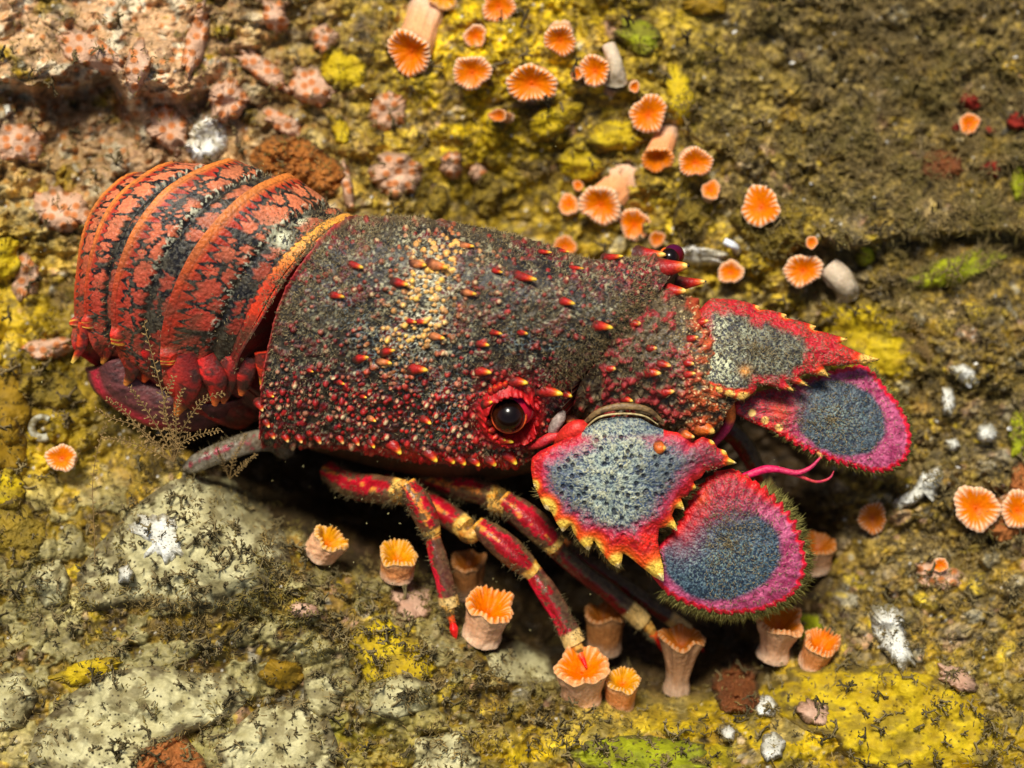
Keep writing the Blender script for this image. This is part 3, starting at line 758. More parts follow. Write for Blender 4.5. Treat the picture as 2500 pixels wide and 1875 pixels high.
cup("fluted orange cup coral under the edge of the near antenna plate", 1905, 1518, 60, (.1, .85, .5), 1.3, dull=.3, spikes=.1, waist=.62, seed=39, group=DN, z=-0.6)
cup("spiky peach cup coral right of the fluted orange one", 2005, 1572, 44, (.2, .75, .6), .9, dull=.1, spikes=.7, waist=.85, seed=40, group=DN, z=-0.4)
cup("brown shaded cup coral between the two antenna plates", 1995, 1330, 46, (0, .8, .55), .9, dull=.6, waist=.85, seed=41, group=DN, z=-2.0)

# white fleshy columns
def flesh(label, a, b, r0, r1, name="white_column", c0=(214, 190, 164), c1=(186, 172, 140)):
    z0 = float(hz(*a)); z1 = float(hz(*b))
    pts = [P(a[0], a[1], z0 + .5), P((a[0] + b[0]) / 2 + 8, (a[1] + b[1]) / 2, (z0 + z1) / 2 + .5), P(b[0], b[1], z1 + .05)]
    g = Geo()
    tube(g, pts, [r0 * .8, r0, r1], lambda t, an, p: mix(mix(lin(c0), lin(c1), t * .6 + .4 * fbm(p[..., 0] * 4, p[..., 1] * 4, 5)), lin((120, 100, 60)), .7 * sst(.5, .7, fbm(p[..., 0] * 7, p[..., 1] * 7, 9)) * sst(.2, .8, t)), 28, 26, rough=.4,
         disp=lambda t, an: 1 + .35 * (fbm(t * 3, an * .8, 8) - .5) + 0 * t)
    # rounded head
    o = g.build(name, M_POLYP, None, W(pts[-1]))
    tag(o, label, "column")
flesh("white fleshy column leaning right beside the large spoked cup coral", (2022, 650), (2070, 720), .34, .3)
flesh("white sponge column behind the spiky cup coral", (1486, 110), (1500, 200), .2, .32, "white_column")
flesh("small white curved tube on the rock above the far eye", (1768, 588), (1800, 614), .10, .09, "white_tube", (236, 238, 240), (210, 210, 205))

# coiled worm tube at the left
g = Geo()
th = np.linspace(0.3, 5.4, 14)
zt = float(hz(100, 1045)) + .04
pts = np.array([P(104 + 26 * math.cos(t), 1044 + 26 * math.sin(t), zt + .03 * t) for t in th])
tube(g, pts, np.linspace(.12, .07, 14), lambda t, an, p: mix(lin((176, 172, 150)), lin((110, 96, 60)), sst(.35, .8, fbm(p[..., 0] * 9, p[..., 1] * 9, 3)) * .9), 16, 70)
tag(g.build("worm_tube", M_WHITE, None, W(P(104, 1044, zt - .1))), "white coiled worm tube beside the mustard sponge at left", "worm tube")

# ================================================================== the slipper lobster
LOB = Geo()                       # one continuous body mesh
RED = lin((196, 22, 22)); DRED = lin((110, 14, 20)); CRIM = lin((205, 14, 48)); ORG = lin((226, 78, 34)); YEL = lin((246, 190, 34)); CRE = lin((244, 224, 160))
BLK = lin((22, 18, 18)); MUD = lin((88, 76, 52)); MAG = lin((200, 30, 96))

def normals(V, wrap_v=False):
    du = np.gradient(V, axis=0)
    dv = (np.roll(V, -1, 1) - np.roll(V, 1, 1)) if wrap_v else np.gradient(V, axis=1)
    n = np.cross(du, dv); n /= np.linalg.norm(n, axis=-1)[..., None] + 1e-12
    return n

surf_x = []; surf_y = []; surf_z = []; surf_n = []

def loft(net, n, m, disp_paint, name=None, rough=0.5):
    """net: (stations, ring points, 3) of (px, py, z); closed round the ring."""
    net = np.asarray(net, float)
    A = catmull(net, n)                       # n, k, 3
    A = np.swapaxes(catmull(np.swapaxes(A, 0, 1), m, True), 0, 1)
    px, py, z = A[..., 0], A[..., 1], A[..., 2]
    V = P(px, py, z)
    N = normals(V, True)
    ctr = V.mean(1, keepdims=True)
    if np.sum((V - ctr) * N) < 0: N = -N
    u = np.linspace(0, 1, n)[:, None] + 0 * px; v = np.linspace(0, 1, m, endpoint=False)[None] + 0 * px
    h, c = disp_paint(px, py, u, v, N)
    V = V + N * h[..., None]
    LOB.add(V, grid_faces(n, m, False, True), c.reshape(-1, c.shape[-1]), rough)
    for k, e in ((0, V[0].mean(0)), (n - 1, V[-1].mean(0))):
        idx = np.arange(m)
        LOB.add(np.concatenate([V[k], e[None]]), np.stack([idx, (idx + 1) % m, np.full(m, m), np.full(m, m)], -1), np.concatenate([c[k], c[k][:1]]), rough)
    # record the camera-side surface for things standing on it
    f = N[..., 2] > 0.05
    surf_x.append(px[f]); surf_y.append(py[f]); surf_z.append((V[..., 2])[f]); surf_n.append(N[f])
    return V, N, c

# ---- carapace
car = [
 [(690,1040,-1.6),(640,1078,-0.1),(636,985,1.1),(652,860,1.9),(694,715,2.35),(764,612,2.35),(835,548,1.7),(880,545,0.6),(900,620,-0.9),(800,850,-1.9)],
 [(720,1050,-1.7),(690,1088,-0.1),(690,990,1.25),(710,860,2.1),(762,712,2.6),(840,605,2.6),(915,540,1.9),(960,538,0.7),(970,620,-0.9),(860,850,-2.0)],
 [(870,1060,-1.6),(835,1092,0.1),(825,980,1.4),(845,850,2.3),(905,712,2.85),(980,615,2.8),(1040,552,2.0),(1080,545,0.8),(1090,640,-0.9),(990,860,-2.0)],
 [(1060,1090,-1.4),(1020,1122,0.2),(1005,1005,1.5),(1030,880,2.45),(1095,750,3.0),(1175,655,3.0),(1230,590,2.2),(1270,580,1.0),(1290,660,-0.8),(1180,880,-1.9)],
 [(1180,1100,-1.2),(1155,1130,0.4),(1140,1035,1.55),(1165,925,2.4),(1235,810,2.95),(1325,720,3.1),(1390,650,2.4),(1430,632,1.3),(1460,700,-0.6),(1330,900,-1.6)],
 [(1280,1105,-0.9),(1262,1137,0.5),(1275,1060,1.2),(1310,950,1.95),(1380,860,2.6),(1465,780,2.85),(1535,690,2.3),(1585,628,1.3),(1600,700,-0.4),(1470,900,-1.2)],
 [(1330,1080,-0.5),(1318,1100,0.5),(1345,1050,0.9),(1390,955,1.7),(1450,880,2.3),(1530,800,2.5),(1600,720,2.0),(1650,665,1.2),(1650,730,-0.2),(1520,900,-0.9)],
]
def paint_car(px, py, u, v, N):
    wx_, wy_ = px + 10 * (vn(px / 17, py / 17, 1) - .5), py + 10 * (vn(px / 17, py / 17, 2) - .5)
    nf = fbm(px / 6, py / 6, 201, 3); nm = fbm(px / 22, py / 18, 205, 4); nl = fbm(px / 80, py / 70, 209, 3)
    c = mix(lin((24, 20, 20)), lin((68, 56, 42)), sst(0.35, 0.7, nf))
    c = mix(c, lin((116, 20, 26)), 0.7 * sst(0.48, 0.62, nm) * sst(0.3, 0.5, nl))
    front = gauss(px, py, 1190, 1010, 90, 130)
    low = sst(820, 930, py - 0.05 * px) * sst(560, 700, px)
    c = mix(c, lin((124, 16, 24)), 0.5 * low * sst(0.4, 0.65, nm))
    c = mix(c, lin((180, 24, 40)), 0.55 * np.clip(gauss(px, py, 1360, 930, 110, 35, 5) + gauss(px, py, 1560, 660, 90, 40, -10), 0, 1) * sst(.3, .6, nf))
    # pale net
    f, f2, ii, _, _ = worley(wx_ / 12, wy_ / 12, 211)
    net = sst(0.20, 0.05, f2 - f)
    patch = np.clip(gauss(px, py, 1045, 705, 52, 95, 10) * 1.4 + gauss(px, py, 985, 850, 80, 60, -30) * 1.1 + gauss(px, py, 850, 760, 90, 40, 40) * .5 + gauss(px, py, 1090, 1000, 60, 90) * .6 + gauss(px, py, 1290, 830, 110, 40, 8) * .5 + .12, 0, 1)
    c = mix(c, mix(lin((140, 160, 160)), lin((232, 226, 190)), np.clip(gauss(px, py, 1040, 720, 80, 130) * 1.5, 0, 1)), np.clip(net * patch * 1.2 * sst(.25, .55, nm + patch * .4), 0, 1))
    g1_ = sst(.60, .74, fbm(px / 5.5, py / 5.5, 235, 3)); g2_ = sst(.36, .56, fbm(px / 36, py / 30, 236, 3))
    c = mix(c, mix(lin((150, 142, 110)), lin((196, 190, 150)), nm), np.clip(g1_ * (g2_ * .75 + 1.2 * gauss(px, py, 1030, 740, 90, 150, 8)), 0, .95))
    c = mix(c, lin((14, 12, 16)), .8 * sst(.60, .70, fbm(px / 11, py / 10, 237, 3)))
    # tubercles, small and large
    h = 0.03 * (nf - .5) + 0.10 * (nm - .5)
    pw = np.clip(gauss(wx_, wy_, 1050, 680, 66, 100, 14) * 1.6 + gauss(px, py, 965, 850, 66, 50) * 1.2 + gauss(px, py, 1110, 610, 90, 26, 8) * .8 + .7 * gauss(px, py, 1010, 790, 90, 50), 0, 1) * sst(.25, .6, fbm(px / 34, py / 30, 238, 3) + .15)
    top = sst(690, 610, py) * sst(1250, 700, px)
    for sz, sd, thr, amp in ((14.5, 221, 0.36, 0.06), (25, 227, 0.31, 0.10)):
        f, f2, ii, gx_, gy_ = worley(px / sz, py / sz, sd, 0.75)
        dens = np.clip(0.26 + 0.44 * low + 0.45 * pw + 0.2 * front, 0, 0.97) * (1 - .45 * top)
        if sz > 20: dens = dens * 0.55
        on = (ii < dens).astype(float)
        b = np.sqrt(np.clip(1 - (f / thr) ** 2, 0, 1)) * on
        h = np.maximum(h, h * .4 + amp * b * (0.5 + .8 * ii / np.maximum(dens, .1)))
        tc_ = mix(mix(lin((128, 14, 26)), lin((206, 44, 34)), hsh(np.round(ii * 999), ii * 0, 5)), lin((236, 178, 92)), pw)
        tc_ = mix(tc_, lin((200, 150, 110)), .5 * (hsh(np.round(ii * 999), ii * 0, 9) > .8))
        c = mix(c, tc_, sst(0, .35, b) * (0.5 + .5 * np.clip(low + pw + front, 0, 1)))
        tip = sst(.26, .12, np.hypot(gx_ - .09, gy_ + .03)) * on
        c = mix(c, mix(lin((240, 216, 160)), lin((250, 200, 90)), pw), tip * np.clip(low * .6 + pw + .6 * (sz > 20), 0, 1) * (hsh(np.round(ii * 999), ii * 0, 3) > .62))
    # front rim of the orbit in scarlet
    orb = np.hypot((px - 1245), (py - 1012) * 1.02)
    c = mix(c, lin((206, 16, 18)), sst(92, 70, orb) * .95)
    c = mix(c, lin((170, 16, 22)), sst(130, 80, orb) * .6 * sst(.35, .6, nm))
    h = h + 0.26 * np.exp(-((orb - 62) / 11) ** 2) * (px < 1300) * (1 + .35 * (fbm(px / 9, py / 9, 233) - .5))
    h = h - 1.0 * sst(60, 38, orb)
    c = mix(c, lin((30, 6, 8)), sst(56, 46, orb))
    # red rear rim and scarlet lower edge
    dl = u * 760
    c = mix(c, mix(lin((150, 16, 30)), lin((212, 70, 60)), nf), sst(26, 8, dl) * .9)
    h = h + 0.10 * np.exp(-((dl - 10) / 9) ** 2)
    edge = sst(1060, 1078, py - 0.085 * (px - 640)) * (px < 1320)
    c = mix(c, mix(lin((160, 14, 24)), lin((214, 26, 24)), nf), edge * sst(760, 1050, px + 120 * nf) * .9)
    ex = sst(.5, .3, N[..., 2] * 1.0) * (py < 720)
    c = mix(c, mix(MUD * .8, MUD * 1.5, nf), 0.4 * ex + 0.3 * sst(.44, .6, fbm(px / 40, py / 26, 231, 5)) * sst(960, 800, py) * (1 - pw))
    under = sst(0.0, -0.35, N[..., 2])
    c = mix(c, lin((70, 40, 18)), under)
    return h, c
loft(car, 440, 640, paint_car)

# ---- head plate in front of the carapace, between the antennae
head = [
 [(1420,1010,-.3),(1400,1000,.9),(1420,930,1.9),(1480,850,2.4),(1550,770,2.35),(1610,700,1.6),(1640,720,.2),(1530,860,-.8)],
 [(1500,1050,-.3),(1480,1020,1.1),(1510,960,1.8),(1560,880,2.45),(1620,800,2.35),(1670,745,1.7),(1700,760,.3),(1590,900,-.8)],
 [(1600,1060,-.3),(1585,1040,1.1),(1600,985,1.75),(1640,910,2.3),(1690,850,2.2),(1720,800,1.7),(1730,820,.3),(1660,940,-.6)],
 [(1690,1065,-.3),(1680,1050,1.1),(1690,1005,1.6),(1715,965,1.95),(1745,930,1.8),(1765,905,1.4),(1760,920,.3),(1720,990,-.4)],
 [(1760,1055,.2),(1756,1045,.9),(1765,1025,1.3),(1778,1000,1.5),(1790,985,1.4),(1796,972,1.1),(1792,985,.5),(1775,1020,.2)],
]
def paint_head(px, py, u, v, N):
    nf = fbm(px / 6, py / 6, 241, 3); nm = fbm(px / 20, py / 16, 245, 4)
    c = mix(lin((60, 48, 40)), lin((120, 102, 70)), nf)
    c = mix(c, lin((150, 30, 40)), .8 * sst(.54, .68, nm))
    c = mix(c, lin((206, 96, 40)), .8 * sst(1640, 1720, px) * sst(.3, .6, nm))
    f, f2, ii, _, _ = worley(px / 8, py / 8, 247)
    c = mix(c, lin((240, 214, 150)), sst(.3, .15, f) * (ii > .45) * sst(1600, 1700, px) * .85)
    c = mix(c, lin((120, 140, 150)), sst(.14, .04, f2 - f) * .5 * gauss(px, py, 1660, 860, 70, 60))
    f, f2, ii, _, _ = worley(px / 24, py / 22, 249)
    b = np.sqrt(np.clip(1 - (f / .4) ** 2, 0, 1)) * (ii > .35)
    c = mix(c, lin((190, 50, 44)), b * .45 * sst(.4, .6, nm))
    h = .07 * b + .14 * (nm - .5) + .03 * nf
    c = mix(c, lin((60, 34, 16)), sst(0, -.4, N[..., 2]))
    return h, c
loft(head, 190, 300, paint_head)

# ---- abdomen: five overlapping rings
abd = [
 [(760,1000,-1.4),(600,930,.5),(586,880,1.3),(640,780,1.95),(708,668,2.25),(772,600,2.2),(845,548,1.5),(885,570,.2),(860,760,-1.4)],
 [(700,1000,-1.4),(556,930,.5),(562,868,1.15),(594,785,1.85),(648,678,2.25),(724,590,2.25),(806,532,1.5),(850,545,.2),(800,760,-1.4)],
 [(600,1010,-1.4),(425,950,.6),(395,860,1.3),(408,750,1.95),(468,615,2.4),(560,508,2.3),(655,452,1.5),(705,470,.1),(640,740,-1.5)],
 [(480,970,-1.4),(325,880,.6),(286,810,1.3),(284,700,1.85),(328,572,2.2),(408,474,2.1),(528,414,1.3),(560,440,.0),(480,700,-1.5)],
 [(360,900,-1.3),(246,840,.6),(224,780,1.0),(224,690,1.4),(252,570,1.65),(302,486,1.5),(398,420,.9),(430,450,-.2),(360,680,-1.5)],
 [(290,870,-1.2),(196,840,.2),(200,790,.4),(202,700,.6),(218,580,.7),(252,502,.6),(318,444,.3),(350,470,-.5),(310,680,-1.5)],
]
def paint_abd(px, py, u, v, N):
    U = u * 5.0
    # the anterior station 0..1 is the narrow first ring
    seg = np.minimum(np.floor(U), 4); s = U - seg
    width = np.where(seg < 1, 70.0, np.where(seg < 2, 165.0, np.where(seg < 3, 135.0, np.where(seg < 4, 80.0, 48.0))))
    L = v * 1500.0
    nf = fbm(px / 6, py / 6, 251, 3); nm = fbm(px / 26, py / 22, 255, 4)
    h = 0.20 * s ** 1.5 * sst(1.0, .985, s) + 0.02 * nf
    h = h - .10 * np.exp(-((s - .30) / .07) ** 2) * (seg >= 1)
    # colours
    salmon = mix(lin((176, 54, 38)), lin((216, 120, 78)), sst(760, 480, py) * .9 + .2 * nm)
    salmon = mix(salmon, lin((170, 46, 36)), sst(700, 900, py) * .6)
    band = mix(lin((176, 50, 26)), lin((226, 128, 52)), sst(.78, .92, s) * sst(760, 480, py))
    band = mix(band, lin((130, 40, 26)), sst(720, 880, py) * .6 * sst(.45, .65, nf))
    black = mix(lin((16, 14, 16)), lin((70, 66, 54)), sst(.45, .7, nf))
    teeth = .035 * np.sin(L / 4.6 + 3 * vn(L / 26, seg * 3.3, 5)) + .08 * (vn(L / 9, seg * 7 + s * 3, 7) - .5)
    f, f2, ii, _, _ = worley(L / 74 + seg * 13, s * width / 74 + seg * 5, 261, .9)
    f_b, f2_b, ii_b, _, _ = worley(L / 15, s * width / 15 + seg * 9, 263, .9)
    cell = f2 - f + .16 * (f2_b - f_b - .35)
    c = black + 0 * px[..., None]
    sw = s + teeth
    cell2 = f2 - f + .30 * (f2_b - f_b - .35)
    lob = sst(.07, .14, cell2) * sst(.35, .41, sw) * sst(.72, .69, sw) * sst(.30, .42, vn(L / 40, seg * 3.7, 12) + .2)
    c = mix(c, salmon, lob)
    lob2 = sst(.10, .18, cell2) * sst(.25, .17, sw) * (ii > .34)
    c = mix(c, salmon * .8, lob2 * .85)
    bnd = sst(.755, .775, s + teeth * 2.1 + .05 * (nm - .5))
    c = mix(c, band, bnd)
    c = mix(c, band * .45, np.exp(-((s - .88) / .012) ** 2) * .7)
    c = mix(c, lin((232, 232, 196)), sst(.35, .8, gauss(px, py, 600, 600, 300, 330)) * sst(.30, .36, s) * sst(.46, .38, s) * sst(.60, .72, nf) * .9)
    c = mix(c, lin((235, 232, 190)), np.clip(gauss(px, py, 688, 580, 22, 30, -30) + gauss(px, py, 735, 540, 18, 10, -30), 0, 1) * .85 * (seg >= 0) * sst(.25, .45, nf))
    # first ring: plain orange band
    c1 = mix(lin((222, 62, 26)), lin((246, 168, 64)), sst(700, 590, py) * sst(.1, .5, nf * .3 + s * .6))
    c1 = mix(c1, lin((120, 24, 20)), np.exp(-((s - .42) / .06) ** 2) * .8)
    c1 = mix(c1, black, sst(.95, 1.0, s + teeth) * .9 + 0 * s)
    c1 = mix(c1, mix(lin((64, 24, 22)), lin((150, 36, 30)), nf), sst(740, 830, py) * .9)
    c1 = mix(c1, lin((60, 14, 14)), sst(.22, .05, s) * .8)  # crease shade against the carapace, painted into the ring's colour
    c = mix(c, c1, (seg < 1).astype(float))
    h = np.where(seg < 1, 0.06 * sst(1, .9, s) - .08 * np.exp(-((s - .42) / .05) ** 2), h)
    # lowest part: pleura, red with bright swollen margin
    pl = sst(.165, .13, v) * (seg >= 1)
    c = mix(c, mix(lin((96, 20, 22)), lin((150, 40, 34)), nf), pl * .7)
    c = mix(c, lin((190, 34, 20)), pl * sst(.78, .86, s) * .8)
    h = h + .10 * pl * np.exp(-((s - .88) / .08) ** 2)
    kn = sst(.02, .0, np.abs(v - .22) - .012) * (seg >= 1) * sst(.7, .85, s)
    c = mix(c, mix(lin((232, 40, 18)), lin((252, 190, 60)), sst(.6, .8, vn(L / 8, seg, 4))), kn)
    h = h + .12 * kn
    # dusky far side and silt
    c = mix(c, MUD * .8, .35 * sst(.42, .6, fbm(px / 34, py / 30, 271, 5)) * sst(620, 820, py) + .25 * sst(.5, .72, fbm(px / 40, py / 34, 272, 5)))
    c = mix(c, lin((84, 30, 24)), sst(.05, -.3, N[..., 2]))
    return h, c
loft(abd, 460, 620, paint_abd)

# pleura: pointed lobes hanging from the rings
def lobe(pts, rr, c0, c1, seg=16, squash=.4):
    rr = [q * 1.2 for q in rr]
    tube(LOB, [P(*p) for p in pts], rr, lambda t, a, p: mix(mix(mix(lin((120, 26, 20)), np.minimum(lin(c0) * 1.25, 1), sst(-.2, .9, np.cos(a - .2))), lin((48, 34, 26)), .85 * sst(.42, .62, fbm(p[..., 0] * 7, p[..., 1] * 7, 3, 4)) * (t < .85)), lin(c1), sst(.75, 1, t)), 24, 30, squash, disp=lambda t, a: 1 + .15 * (fbm(t * 4, a, 5, 3) - .5))
lobe([(572,850,1.1),(560,900,.95),(548,950,.6),(545,985,.3)], [.2,.24,.18,.04], (206,50,34), (240,120,50))
lobe([(608,870,1.1),(596,920,.9),(588,965,.5)], [.2,.2,.05], (196,40,30), (240,120,50))
lobe([(640,860,1.2),(645,900,1.0),(640,940,.7)], [.16,.16,.05], (226,60,30), (250,190,60))
lobe([(500,870,1.2),(526,930,1.0),(524,990,.5)], [.2,.24,.05], (200,36,30), (240,120,50))
lobe([(440,860,1.3),(452,940,1.0),(430,1015,.45)], [.36,.32,.05], (170,44,34), (240,140,50))
lobe([(345,820,1.3),(365,880,1.0),(350,932,.45)], [.24,.22,.05], (206,24,18), (236,90,30))
lobe([(318,850,1.1),(322,900,.8),(306,940,.4)], [.2,.17,.05], (170,50,34), (240,150,60))
lobe([(252,790,1.0),(262,840,.8),(250,888,.4)], [.17,.17,.04], (200,36,22), (240,160,60))
lobe([(206,790,.8),(200,840,.6),(176,886,.3)], [.13,.12,.03], (206,60,26), (250,210,90))
# curled tail fan under the rings
fan = [[(215,895,-.6),(225,908,.1),(270,880,.5),(330,870,.2),(330,880,-1)],
       [(240,950,-.7),(246,962,.0),(290,940,.4),(350,920,.2),(350,930,-1)],
       [(310,1000,-.8),(312,1012,-.1),(350,975,.3),(420,950,.1),(420,960,-1)],
       [(390,1030,-.9),(390,1044,-.2),(420,1000,.2),(480,980,.1),(480,980,-1)],
       [(500,1035,-1.2),(500,1048,-.6),(520,1010,-.1),(560,980,0),(560,990,-1)],
       [(610,990,-1.4),(612,1000,-1),(610,980,-.6),(620,960,-.4),(620,960,-1.2)]]
loft(fan, 110, 90, lambda px, py, u, v, N: (.02 * fbm(px / 8, py / 8, 3), mix(mix(lin((46, 24, 20)), lin((120, 62, 60)), fbm(px / 20, py / 8, 281)), lin((190, 40, 60)), sst(.25, .05, np.abs(v - .22) * 3) * sst(500, 300, px))))

# ---- flattened antenna plates
def seg_dist(px, py, out):
    q = out[::max(1, len(out) // 320)]
    d = np.full(px.shape, 1e9)
    fl = np.stack([px.ravel(), py.ravel()], -1)
    r = np.empty(len(fl))
    for k in range(0, len(fl), 20000):
        r[k:k + 20000] = np.min(np.hypot(fl[k:k + 20000, None, 0] - q[None, :, 0], fl[k:k + 20000, None, 1] - q[None, :, 1]), 1)
    return r.reshape(px.shape)

def scallop(out, c, amp, pitch, w):
    """adds rounded saw teeth to an outline where w(x, y) > 0"""
    q = np.concatenate([out, out[:1]]); d = np.r_[0, np.cumsum(np.linalg.norm(np.diff(q, axis=0), axis=1))][:-1]
    ph = (d / pitch) % 1.0
    s = (1 - ph) ** .8 * sst(0, .15, ph)
    n = out - c; n /= np.linalg.norm(n, axis=1)[:, None]
    return out + n * (amp * (s - .3) * w(out[:, 0], out[:, 1]))[:, None], ph

def plate(pts, centre, zf, paint, thick=.22, dome=.3, n=960, m=110, teeth=None, sm=3, hfun=None):
    out = smooth_poly(pts, n, sm); c = np.asarray(centre, float)
    if teeth: out, ph = scallop(out, c, *teeth)
    for _ in range(2): out = (np.roll(out, 1, 0) + 2 * out + np.roll(out, -1, 0)) / 4
    rho = np.linspace(0, 1, m) ** .8
    RH = np.repeat(rho[:, None], n, 1)
    XY = c + RH[..., None] * (out - c)[None]
    px, py = XY[..., 0], XY[..., 1]
    de = seg_dist(px, py, out)
    dm = 1 - np.exp(-de / 55.0)
    z = zf(px, py) + dome * dm + thick * .5 * np.sqrt(np.clip(1 - (1 - np.clip(de / 9, 0, 1)) ** 2, 0, 1))
    cc, hh = paint(px, py, de)
    z = z + hh
    V = P(px, py, z)
    LOB.add(V, grid_faces(m, n, False, True)[:, ::-1], cc.reshape(-1, 3), .5)
    zb = zf(px, py) + dome * dm * .5 - thick * .5 * np.sqrt(np.clip(1 - (1 - np.clip(de / 9, 0, 1)) ** 2, 0, 1))
    LOB.add(P(px, py, zb), grid_faces(m, n, False, True), mix(cc, lin((120, 50, 40)), .6 * np.ones(px.shape)).reshape(-1, 3), .5)
    f = RH > -1
    surf_x.append(px[f]); surf_y.append(py[f]); surf_z.append(z[f]); surf_n.append(np.tile([0, 0, 1.0], (f.sum(), 1)))
    return out

near1 = [(1431,1044),(1466,1024),(1513,1017),(1564,1021),(1596,1040),(1630,1052),(1682,1060),(1690,1079),(1715,1066),(1741,1076),(1752,1094),(1772,1100),(1778,1116),(1800,1131),(1775,1136),(1749,1146),(1722,1150),(1712,1166),(1692,1176),(1702,1192),(1684,1200),(1678,1213),(1662,1216),(1668,1232),(1672,1246),(1648,1240),(1640,1258),(1650,1278),(1655,1298),(1632,1286),(1609,1290),(1606,1320),(1611,1352),(1620,1388),(1621,1421),(1596,1408),(1566,1384),(1540,1362),(1521,1350),(1518,1372),(1513,1390),(1488,1374),(1465,1344),(1450,1318),(1446,1330),(1437,1347),(1416,1326),(1400,1300),(1394,1282),(1386,1288),(1374,1300),(1358,1276),(1346,1250),(1331,1243),(1320,1222),(1312,1201),(1303,1186),(1296,1146),(1298,1118),(1318,1101),(1357,1083),(1388,1068),(1419,1056)]
tips1 = [(1800,1131,24),(1672,1246,24),(1655,1298,30),(1621,1421,56),(1513,1390,40),(1437,1347,36),(1374,1300,32),(1331,1243,28),(1303,1186,14),(1702,1192,10),(1772,1100,10),(1741,1076,8)]
zn1 = lambda px, py: 1.75 - (py - 1040) / 100 * .16 + (px - 1300) / 100 * .05 - sst(1640, 1800, px) * .25
def paint_near1(px, py, de):
    nf = fbm(px / 4.5, py / 4.5, 301, 3); nm = fbm(px / 18, py / 18, 303, 4); nq = vn(px / 3.1, py / 3.1, 309)
    nq = vn(px / 1.9, py / 1.9, 309) * .5 + vn(px / 3.4, py / 3.4, 310) * .5
    spk = sst(.34, .62, nf * .3 + nq * .7)
    dark = mix(lin((44, 54, 72)), lin((66, 84, 104)), nm)
    pale = mix(lin((124, 144, 142)), lin((206, 206, 166)), nm)
    c = mix(dark, pale, np.clip(spk * (.25 + 1.1 * gauss(px, py, 1490, 1190, 85, 120, -15) + .8 * gauss(px, py, 1500, 1070, 100, 45)), 0, 1))
    c = mix(c, lin((40, 62, 104)), .45 * np.clip(gauss(px, py, 1390, 1180, 40, 70) + gauss(px, py, 1580, 1190, 40, 60), 0, 1) * (1 - spk))
    f, f2, ii, _, _ = worley(px / 24, py / 24, 305)
    spot = sst(.27, .17, f) * (ii > .3) * sst(20, 45, de)
    c = mix(c, lin((28, 34, 48)), spot * .9)
    # red margin, mauve where it meets the grey
    k = de - 26 + 22 * (nm - .5) + 10 * (nf - .5)
    low = sst(1240, 1330, py)
    k = k - 42 * low * np.exp(-((px - 1560) / 130) ** 2) - 16 * sst(1360, 1300, px)
    right = sst(1600, 1660, px) * sst(1130, 1160, py)
    k = k - 4 * right
    rr = mix(lin((176, 20, 28)), lin((228, 40, 26)), sst(.3, .7, nm))
    rr = mix(rr, lin((186, 60, 96)), sst(8, 26, k + 30) * .6)
    keep = 1 - sst(1035, 1060, 1040 + (1075 - py)) * (px > 1420) * (px < 1620)
    c = mix(c, rr, sst(14, -10, k) * keep)
    c = mix(c, lin((170, 80, 100)), .6 * np.exp(-((k - 10) / 14) ** 2) * (nq > .4) * keep)
    c = mix(c, mix(lin((150, 26, 40)), lin((90, 50, 50)), spk), .8 * gauss(px, py, 1735, 1110, 50, 36))
    c = mix(c, MUD, .45 * (nq > .6) * sst(.5, .65, nm))
    for x, y, r in tips1:
        d = np.hypot(px - x, py - y)
        c = mix(c, lin((236, 86, 20)), sst(r * 1.7, r * 1.1, d)); c = mix(c, lin((250, 206, 80)), sst(r * 1.2, r * .8, d)); c = mix(c, lin((250, 236, 190)), .6 * sst(r * .5, r * .2, d))
    ridge_ = np.exp(-(((px - 1597) - (py - 1150) * .16) / 16) ** 2) * sst(1060, 1130, py) * sst(1420, 1340, py)
    return c, .03 * (nf - .5) - .05 * spot + .10 * ridge_ + .06 * (nm - .5)
o_near1 = plate(near1, (1490, 1190), zn1, paint_near1, dome=.42)

near2 = [(1686,1215),(1709,1185),(1749,1150),(1788,1144),(1823,1162),(1866,1193),(1898,1224),(1920,1250),(1939,1275),(1958,1326),(1968,1369),(1962,1405),(1948,1438),(1921,1463),(1890,1479),(1847,1493),(1807,1497),(1772,1499),(1729,1491),(1678,1475),(1639,1455),(1615,1436),(1590,1405),(1600,1342),(1640,1300),(1668,1260)]
zn2 = lambda px, py: 1.1 - (py - 1200) / 100 * .12 + (px - 1700) / 100 * .02
def paint_scale(px, py, de, bc, br, ang, seed, hue=0.0):
    nf = fbm(px / 4, py / 4, seed, 3); nm = fbm(px / 20, py / 20, seed + 3, 4); nq = vn(px / 1.9, py / 1.9, seed + 5) * .6 + vn(px / 3.6, py / 3.6, seed + 6) * .4
    e = np.hypot(((px - bc[0]) * math.cos(ang) + (py - bc[1]) * math.sin(ang)) / br[0], (-(px - bc[0]) * math.sin(ang) + (py - bc[1]) * math.cos(ang)) / br[1])
    blue = mix(lin((24, 38, 58)), lin((76, 102, 116)), sst(.36, .72, nf * .35 + nq * .65))
    blue = mix(blue, lin((60, 58, 58)), hue * .7)
    blue = mix(blue, lin((150, 166, 140)), .6 * (nq > .62) * gauss(px, py, bc[0], bc[1] + 10, br[0] * .6, br[1] * .6))
    mauve = mix(lin((150, 44, 84)), lin((196, 92, 130)), sst(.25, .85, nf * .35 + nm * .65))
    c = mix(blue, mauve, sst(.90, 1.03, e + .06 * (nm - .5) + .05 * (nq - .5)))
    c = mix(c, mix(lin((206, 12, 36)), lin((232, 26, 60)), nm), sst(13, 7, de + 3 * (nf - .5)))
    return c, e, nf, nm, nq
